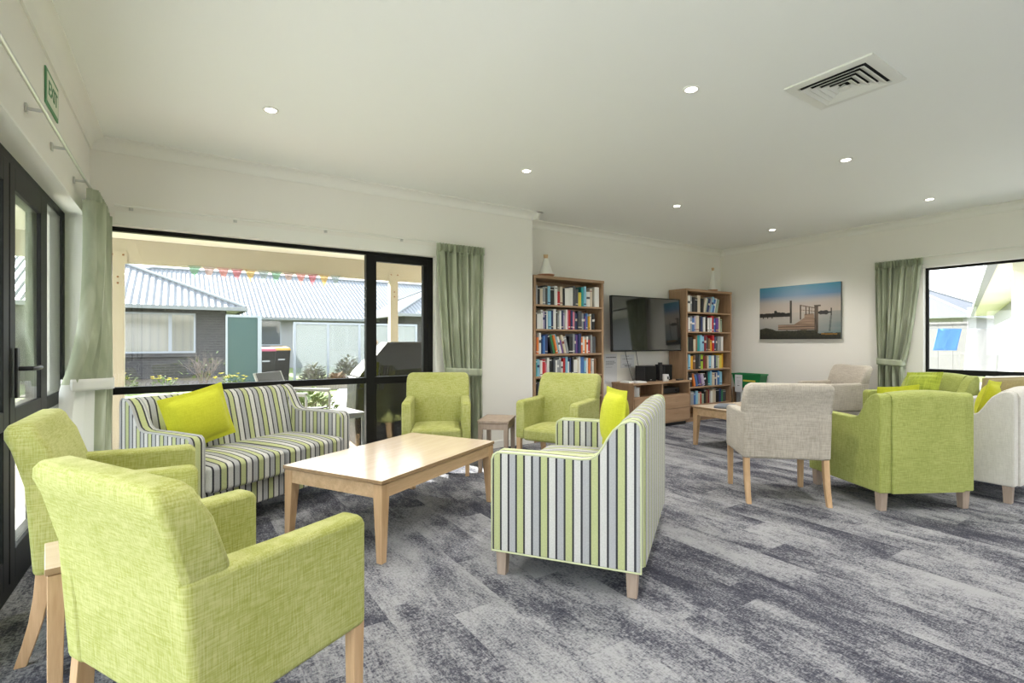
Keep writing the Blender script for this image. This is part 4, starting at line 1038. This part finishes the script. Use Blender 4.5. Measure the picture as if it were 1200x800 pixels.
make_table('garden_table', 'small pale grey garden table beside the covered barbecue', 'garden table', .46, .46, .47, (1.38, 5.55, GZ + .021), radians(8), .03, .026, .03, group=None, mats=('gutter', 'gutter', 'facade', 'gutter'))

# neighbouring houses
def house(name, label, loc, rz, Wd, Dp, eave, pitch, over=.55, mats=None, left_hip=True, right_hip=True, rm='roof', hip_run=None, wall_m='brick', into=None, shift=(0, 0, 0)):
    """front faces local -y at y=0; hipped roof along x"""
    r = thing(name, label, 'house', loc, rz, 'neighbouring houses') if into is None else into
    mark = set(bpy.data.objects)
    bm = B(); box(bm, 0, Wd, 0, Dp, 0, eave); obj('walls', bm, M[wall_m], r, smooth=False)
    x0_, x1_, y0_, y1_ = -over, Wd + over, -over, Dp + over
    run = (y1_ - y0_) / 2; zr = eave + .05 + run * pitch
    xl = x0_ + (run if left_hip else 0); xr_ = x1_ - (run if right_hip else 0); ym = (y0_ + y1_) / 2
    A, Bq, Cq, D = (x0_, y0_, eave + .05), (x1_, y0_, eave + .05), (x1_, y1_, eave + .05), (x0_, y1_, eave + .05)
    R0, R1 = (xl, ym, zr), (xr_, ym, zr)
    def slab(nm, poly, mt):
        bm = B(); t = .04
        lo = [bm.verts.new((p[0], p[1], p[2] - t)) for p in poly]; hi = [bm.verts.new(p) for p in poly]
        bm.faces.new(hi); bm.faces.new(list(reversed(lo)))
        for i in range(len(poly)): bm.faces.new((lo[i], lo[(i + 1) % len(poly)], hi[(i + 1) % len(poly)], hi[i]))
        obj(nm, bm, M[mt], r, smooth=False)
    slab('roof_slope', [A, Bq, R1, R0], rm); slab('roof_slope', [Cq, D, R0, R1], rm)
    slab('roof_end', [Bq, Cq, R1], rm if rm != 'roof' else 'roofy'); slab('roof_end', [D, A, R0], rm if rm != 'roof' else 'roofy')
    for a, b in ((A, R0), (Bq, R1), (Cq, R1), (D, R0), (R0, R1)):
        bm = B(); tube(bm, [(a[0], a[1], a[2] + .015), (b[0], b[1], b[2] + .015)], .065, 8); obj('ridge_cap', bm, M['gutter'], r)
    bm = B(); box(bm, x0_ + .02, x1_ - .02, y0_ + .02, y1_ - .02, eave - .02, eave + .0); obj('soffit', bm, M['soffit'], r, smooth=False)
    for bx in ((x0_ - .05, x1_ + .05, y0_ - .09, y0_ + .03), (x0_ - .05, x1_ + .05, y1_ - .03, y1_ + .09), (x0_ - .05, x0_ + .06, y0_, y1_), (x1_ - .06, x1_ + .05, y0_, y1_)):
        bm = B(); box(bm, *bx, eave - .06, eave + .07); obj('gutter', bm, M['gutter'], r, bevel=.01)
    for o in set(bpy.data.objects) - mark:
        if o.type == 'MESH': o.location = shift
    return r
def house_window(r, x0_, x1_, z0, z1, muls, fill='blind', fw=.06, shift=(0, 0, 0)):
    bm = B(); box(bm, x0_, x1_, -.035, .0, z0, z1); f = obj('window', bm, M['winframe'], r, smooth=False); f.location = shift
    ed = [x0_] + list(muls) + [x1_]
    for a, b in zip(ed, ed[1:]):
        bm = B(); n = max(1, int((b - a) / .13))
        if fill == 'blind':
            for k in range(n):
                pass
            box(bm, a + fw, b - fw * (1 if b == x1_ else .6), -.040, -.034, z0 + fw, z1 - fw)
        else: box(bm, a + fw, b - fw, -.040, -.034, z0 + fw, z1 - fw)
        obj('pane', bm, M['vblind'] if fill == 'blind' else M['ext_glass'], f, smooth=False)
    bm = B(); box(bm, x0_ - .05, x1_ + .05, -.06, .0, z0 - .13, z0 - .005); obj('sill', bm, M['brick'], f, smooth=False)
def vblind():
    m = N('vertical blinds behind glass'); sp = m.n('SeparateXYZ', {0: m.n('TexCoord').outputs['Object']})
    t = m.math('FRACT', m.math('DIVIDE', sp.outputs[0], .22))
    c = m.ramp(t, [(0, (.14, .14, .13)), (.06, (.20, .19, .165)), (.6, (.22, .21, .175)), (1.0, (.19, .185, .165))])
    return m.bsdf(c.outputs[0], .08, **{'Specular IOR Level': .6})
M['vblind'] = vblind()
h1 = house('house', 'dark brick house with pale steel roofs and blinds, seen through the large window', (-9.2, 20.0, GZ), 0, 10.5, 9.0, 2.33, .47)
house_window(h1, 7.55, 9.60, .86, 2.18, [8.88])
S2_ = (3.2, 5.6, 0); S3_ = (17.55, 1.55, 0)
house('house', '', None, 0, 26.0, 9.6, 2.28, .47, wall_m='facade', into=h1, shift=S2_)
house_window(h1, 8.95, 9.90, 1.05, 2.26, [], 'glass', shift=S2_); house_window(h1, 12.2, 13.6, .9, 2.15, [12.9], 'glass', shift=S2_)
house('house', '', None, 0, 9.0, 7.0, 2.40, .47, into=h1, shift=S3_)
house_window(h1, 1.05, 2.2, .9, 2.15, [1.6], 'glass', shift=S3_)

# fences and bins between the houses
r = thing('screen_panel', 'dark teal screen panel in a white frame, left of the wheelie bins', 'screen', (.95, 14.2, GZ))
bm = B(); box(bm, 0, .66, 0, .03, .15, 1.84); obj('panel', bm, M['teal'], r, smooth=False)
for x in (-.04, .66): 
    bm = B(); box(bm, x, x + (.04 if x < 0 else .09), -.03, .05, 0, 1.90); obj('post', bm, M['winframe'], r, smooth=False)
bm = B(); box(bm, -.04, .75, -.02, .04, 1.84, 1.90); obj('top_rail', bm, M['winframe'], r, smooth=False)
M['lid_red'] = plain('faded red lid', (.30, .05, .085), .6); M['lid_yellow'] = plain('yellow lid', (.38, .21, .02), .6)
for k, (x, yb, lid, lb) in enumerate(((1.86, 14.9, 'lid_red', 'black wheelie bin with a faded red lid, beside the teal screen'), (2.42, 16.1, 'lid_yellow', 'black wheelie bin with a yellow lid, right of the red-lidded bin'))):
    r = thing('wheelie_bin', lb, 'bin', (x, yb, GZ + .001), 0, 'wheelie bins')
    bm = B(); loft(bm, [[(-.20, -.20, .06), (.20, -.20, .06), (.20, .20, .06), (-.20, .20, .06)], [(-.24, -.27, .98), (.24, -.27, .98), (.24, .27, .98), (-.24, .27, .98)]]); obj('body', bm, M['bbq'], r, bevel=.02)
    bm = B(); loft(bm, [[(-.255, -.30, .98), (.255, -.30, .98), (.255, .30, .98), (-.255, .30, .98)], [(-.23, -.26, 1.05), (.23, -.26, 1.05), (.23, .28, 1.09), (-.23, .28, 1.09)]]); obj('lid', bm, M[lid], r, bevel=.015)
    for s in (-1, 1):
        bm = B(); tube(bm, [(s * .17, .22, .10), (s * .22, .22, .10)], .10, 16); obj('wheel', bm, M['black'], r)
    bm = B(); box(bm, -.09, .09, -.262, -.245, .70, .74); obj('marking', bm, M['bk_g'], r, smooth=False)
r = thing('glass_fence', 'frosted pale glass fence in front of the long house', 'fence', (2.72, 15.6, GZ))
for k in range(4):
    a = k * .93
    bm = B(); box(bm, a + .04, a + .90, 0, .012, .25, 1.74); obj('glass_panel', bm, M['frost'], r, smooth=False)
    bm = B(); box(bm, a - .03, a + .04, -.02, .03, 0, 1.80); obj('post', bm, M['winframe'], r, smooth=False)
bm = B(); box(bm, 4 * .93 - .03, 4 * .93 + .04, -.02, .03, 0, 1.80); obj('post', bm, M['winframe'], r, smooth=False)
bm = B(); box(bm, -.03, 3.76, -.015, .025, 1.74, 1.80); obj('top_rail', bm, M['winframe'], r, smooth=False)
r = thing('garden_edging', 'low weathered timber edging of the garden bed before the glass fence', 'edging', (2.2, 13.5, GZ))
bm = B(); box(bm, -.3, 4.1, -.05, .03, 0, .22); obj('board', bm, plain('weathered timber', (.20, .17, .13), .9), r, bevel=.008)
for x in (0, 1.9, 3.9):
    bm = B(); box(bm, x, x + .05, -.10, -.05, 0, .26); obj('stake', bm, plain('weathered stake', (.17, .14, .11), .9), r, bevel=.005)

# plants
M['twig'] = plain('bare twigs', (.17, .13, .11), .9); M['leafy'] = mat_noise('garden leaves', (.06, .10, .025), (.16, .20, .05), 20.0)
M['yleaf'] = plain('yellow flower', (.62, .48, .03), .7); M['greyleaf'] = mat_noise('silver foliage', (.14, .15, .11), (.28, .27, .22), 25.0); M['rustleaf'] = mat_noise('rusty foliage', (.16, .09, .06), (.28, .19, .11), 25.0)
def branches(bm, p, d, l, r_, depth):
    q = p + d * l
    tube(bm, [p, p + d * l * .5 + Vector((RND.uniform(-1, 1), RND.uniform(-1, 1), 0)) * l * .06, q], [r_, r_ * .8, r_ * .6], 5)
    if depth:
        for _ in range(3):
            nd = (d + Vector((RND.uniform(-1, 1), RND.uniform(-1, 1), RND.uniform(-.2, .7))) * .62).normalized()
            branches(bm, p + d * l * RND.uniform(.55, 1), nd, l * RND.uniform(.55, .8), r_ * .6, depth - 1)
def leaf(bm, p, d, l, w, mi=0):
    s = d.cross(Vector((0, 0, 1)));
    if s.length < .01: s = Vector((1, 0, 0))
    s = s.normalized() * w; up = Vector((0, 0, 1)) * l * .08
    v = [bm.verts.new(x) for x in (p, p + d * l * .5 + s + up, p + d * l, p + d * l * .5 - s + up)]
    f = bm.faces.new(v); f.material_index = mi
def bush(name, label, cat, loc, rad, h, n, leafm, twigs=0, flower=None, nf=0, ll=.10, group=None):
    r = thing(name, label, cat, loc, 0, group)
    if twigs:
        bm = B()
        for k in range(twigs):
            a = 2 * pi * k / twigs + RND.uniform(-.3, .3); branches(bm, Vector((cos(a) * .04, sin(a) * .04, 0)), Vector((cos(a) * .5 * rad / h, sin(a) * .5 * rad / h, 1)).normalized(), h * .42, .012, 3)
        obj('branches', bm, M['twig'], r)
    if n:
        bm = B()
        for k in range(n):
            a, e, q = RND.uniform(0, 2 * pi), math.asin(RND.uniform(0, 1)), RND.uniform(.35, 1) ** .6
            p = Vector((rad * q * cos(a) * cos(e), rad * q * sin(a) * cos(e), h * q * sin(e) + .02)); d_ = Vector((cos(a) + RND.uniform(-.6, .6), sin(a) + RND.uniform(-.6, .6), RND.uniform(-.1, 1.1))).normalized()
            leaf(bm, p, d_, ll * RND.uniform(.7, 1.3), ll * .22)
        obj('foliage', bm, M[leafm], r, smooth=False)
    if nf:
        bm = B()
        for k in range(nf):
            a, q = RND.uniform(0, 2 * pi), rad * RND.uniform(0, .9) ** .5
            p = Vector((q * cos(a), q * sin(a), h * RND.uniform(.75, 1.08)))
            for j in range(5): leaf(bm, p, Vector((cos(j * 1.26), sin(j * 1.26), .5)).normalized(), .07, .022)
        obj('flowers', bm, M[flower], r, smooth=False)
    return r
GP = 'garden plants beyond the large window'
bush('shrub', 'bare twiggy shrub before the dark brick wall, left of the teal screen', 'shrub', (.50, 15.6, GZ + .031), .75, 1.0, 60, 'leafy', 8, group=GP)
bush('flowering_plant', 'yellow flowering plant at the right foot of the bare shrub', 'plant', (.98, 13.4, GZ + .001), .36, .45, 160, 'leafy', 0, 'yleaf', 16, group=GP)
bush('flowering_plant', 'yellow flowering plant at the far left, beside the verandah post', 'plant', (-1.15, 15.2, GZ + .031), .30, .40, 160, 'leafy', 3, 'yleaf', 12, group=GP)
bush('flowering_plant', 'small yellow flowering plant below the pale blinds', 'plant', (-.36, 15.3, GZ + .031), .30, .32, 120, 'leafy', 0, 'yleaf', 10, group=GP)
bush('shrub', 'tall leggy green plant by the left verandah post', 'shrub', (-1.62, 16.4, GZ + .031), .26, 1.05, 110, 'leafy', 4, ll=.13, group=GP)
for k, (x, y, ra, hh_, mt, lb) in enumerate(((3.05, 14.6, .33, .55, 'greyleaf', 'silvery grass clump at the left end of the frosted fence'), (3.97, 14.7, .33, .78, 'greyleaf', 'tall silvery grass clump before the middle of the frosted fence'), (4.87, 14.75, .34, 1.15, 'rustleaf', 'tall rusty brown bush before the frosted fence'), (5.75, 14.6, .33, .70, 'greyleaf', 'silvery grass clump at the right end of the frosted fence'), (3.5, 13.95, .18, .30, 'rustleaf', 'low rusty plant between the silvery clumps'))):
    bush('shrub', lb, 'shrub', (x, y, GZ + .027), ra, hh_, 420, mt, 5, ll=.16, group=GP)
bush('shrub', 'bright green shrub on the lawn seen just over the striped sofa arm', 'shrub', (1.72, 8.5, GZ + .001), .42, .45, 500, 'leafy', 3, ll=.12, group=GP)

# outside the right window
M['cladding'] = plain('white fence boards', (.15, .148, .14), .6)
r = thing('board_fence', 'white board fence across the court outside the right window', 'fence', (16.2, 4.25, GZ))
for k in range(10):
    bm = B(); box(bm, 0, .03, k * .30, k * .30 + .295, .05, 1.68); obj('board', bm, M['cladding'], r, smooth=False)
bm = B(); box(bm, -.03, .05, -.0, 3.0, 1.68, 1.73); obj('capping', bm, M['cladding'], r, smooth=False)
h4 = house('house', 'grey roofed house behind the white fence, far outside the right window', (24.0, 4.4, GZ), radians(90), 10.0, 9.0, 2.5, .50, wall_m='facade', rm='roofdark')
h4.location = (33.5, 19.0, GZ); h4.rotation_euler = (0, 0, radians(-90))
rb = radians(15.1)
r = thing('house', 'white neighbouring unit with deep cream eaves at the right edge of the right window', 'house', (10.6, 2.46, GZ), rb, 'neighbouring houses')
EZ = 2.44
bm = B(); box(bm, -.6, 21, -6.0, -.70, 0, EZ); obj('walls', bm, M['facade'], r, smooth=False)
bm = B(); box(bm, -1.6, 21.5, -6.5, 0, EZ, EZ + .03); obj('soffit', bm, M['soffit'], r, smooth=False)
bm = B(); box(bm, -1.6, 21.5, -.02, .10, EZ - .03, EZ + .13); obj('gutter', bm, M['gutter'], r, bevel=.01)
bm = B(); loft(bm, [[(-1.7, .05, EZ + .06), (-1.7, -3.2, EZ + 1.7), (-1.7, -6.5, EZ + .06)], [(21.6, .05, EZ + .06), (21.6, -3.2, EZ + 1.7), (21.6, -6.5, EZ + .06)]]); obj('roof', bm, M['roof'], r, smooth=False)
for x0_, x1_ in ((-.35, .75), (2.2, 3.3)):
    bm = B(); box(bm, x0_, x1_, -.70, -.655, .02, 2.12); dd = obj('glazed_door', bm, M['winframe'], r, smooth=False)
    for k in range(2):
        a = x0_ + .07 + k * .5
        for z0, z1 in ((.12, .95), (1.05, 2.04)):
            bm = B(); box(bm, a, a + .43, -.657, -.650, z0, z1); obj('pane', bm, M['ext_glass'], dd, smooth=False)
r = thing('porch_post', 'cream square porch post outside the right window', 'post', (10.09, 2.07, GZ + .013), rb)
bm = B(); box(bm, -.09, .09, -.09, .09, .08, 2.42); obj('shaft', bm, M['soffit'], r, bevel=.006)
bm = B(); box(bm, -.12, .12, -.12, .12, 0, .08); obj('footing', bm, M['concrete'], r, bevel=.006)
r = thing('clothesline', 'pole clothesline with thin lines in the court', 'clothesline', (12.6, 3.95, GZ + .013))
bm = B(); tube(bm, [(0, 0, 0), (0, 0, 1.50)], .025, 10); obj('pole', bm, M['alu'], r)
bm = B(); tube(bm, [(1.3, -1.1, 0), (1.3, -1.1, 1.50)], .025, 10); obj('pole', bm, M['alu'], r)
for s in (-.0, .14):
    bm = B(); tube(bm, [(s, 0, 1.49), (1.3 + s, -1.1, 1.49)], .004, 6); obj('line', bm, M['bk_g'], r)
def washing(label, t0, t1, z0, z1, mat, skew=0.0):
    bm = B(); n = 14; rows = []
    for j in range(9):
        z = z1 + (z0 - z1) * j / 8
        rows.append([bm.verts.new((12.6 + 1.3 * t + .02 * sin(i * 1.2 + j * .3), 3.95 - 1.1 * t + .02 * sin(i * .9), z)) for i, t in enumerate([t0 + (t1 - t0) * k / n + skew * j / 8 for k in range(n + 1)])])
    for a, b in zip(rows, rows[1:]):
        for i in range(n): bm.faces.new((a[i], a[i + 1], b[i + 1], b[i]))
    o = obj('washing', bm, mat, None, solid=.006); tag(o, label, 'laundry', 'washing on the clothesline')
washing('blue towel hanging on the clothesline outside the right window', .12, .38, 1.02, 1.455, plain('blue towel', (.10, .25, .55), .9), -.06)
washing('grey white sheet hanging right of the blue towel', .44, .80, .50, 1.455, plain('grey sheet', (.52, .51, .50), .9), -.05)

# ------------------------------------------------------------------ light, camera, view
W = bpy.data.worlds.new('sky'); sc.world = W; W.use_nodes = True; nt = W.node_tree; nt.nodes.clear()
o_ = nt.nodes.new('ShaderNodeOutputWorld'); bg = nt.nodes.new('ShaderNodeBackground'); nt.links.new(bg.outputs[0], o_.inputs[0])
tc = nt.nodes.new('ShaderNodeTexCoord'); sp = nt.nodes.new('ShaderNodeSeparateXYZ'); nt.links.new(tc.outputs['Generated'], sp.inputs[0])
rp = nt.nodes.new('ShaderNodeValToRGB'); nt.links.new(sp.outputs[2], rp.inputs[0])
rp.color_ramp.elements[0].position = 0.0; rp.color_ramp.elements[0].color = (.96, .97, 1.0, 1)
rp.color_ramp.elements[1].position = .8; rp.color_ramp.elements[1].color = (.72, .84, 1.0, 1)
nt.links.new(rp.outputs[0], bg.inputs[0]); bg.inputs[1].default_value = 2.7
S = bpy.data.lights.new('sun', 'SUN'); S.energy = 15.0; S.angle = radians(.6); S.color = (1.0, .96, .88)
so = bpy.data.objects.new('sun', S); link(so); so.location = (-6, 16, 12)
so.rotation_euler = Vector((.35, -1.0, -.63)).to_track_quat('-Z', 'Y').to_euler()

cam = bpy.data.cameras.new('camera'); co = bpy.data.objects.new('camera', cam); link(co)
cam.sensor_width = 36.0; cam.sensor_fit = 'HORIZONTAL'; cam.lens = 36.0 * 592.0 / 1200.0
cam.clip_start = .05; cam.clip_end = 300
co.location = (0, 0, 1.2); co.rotation_euler = (radians(90), 0, radians(-33.2)); sc.camera = co
sc.view_settings.view_transform = 'Standard'; sc.view_settings.look = 'None'; sc.view_settings.gamma = 1.0
sc.view_settings.exposure = 1.0; sc.view_settings.use_curve_mapping = False
sc.cycles.max_bounces = 12; sc.cycles.diffuse_bounces = 6; sc.cycles.transparent_max_bounces = 16
sc.cycles.sample_clamp_indirect = 8.0
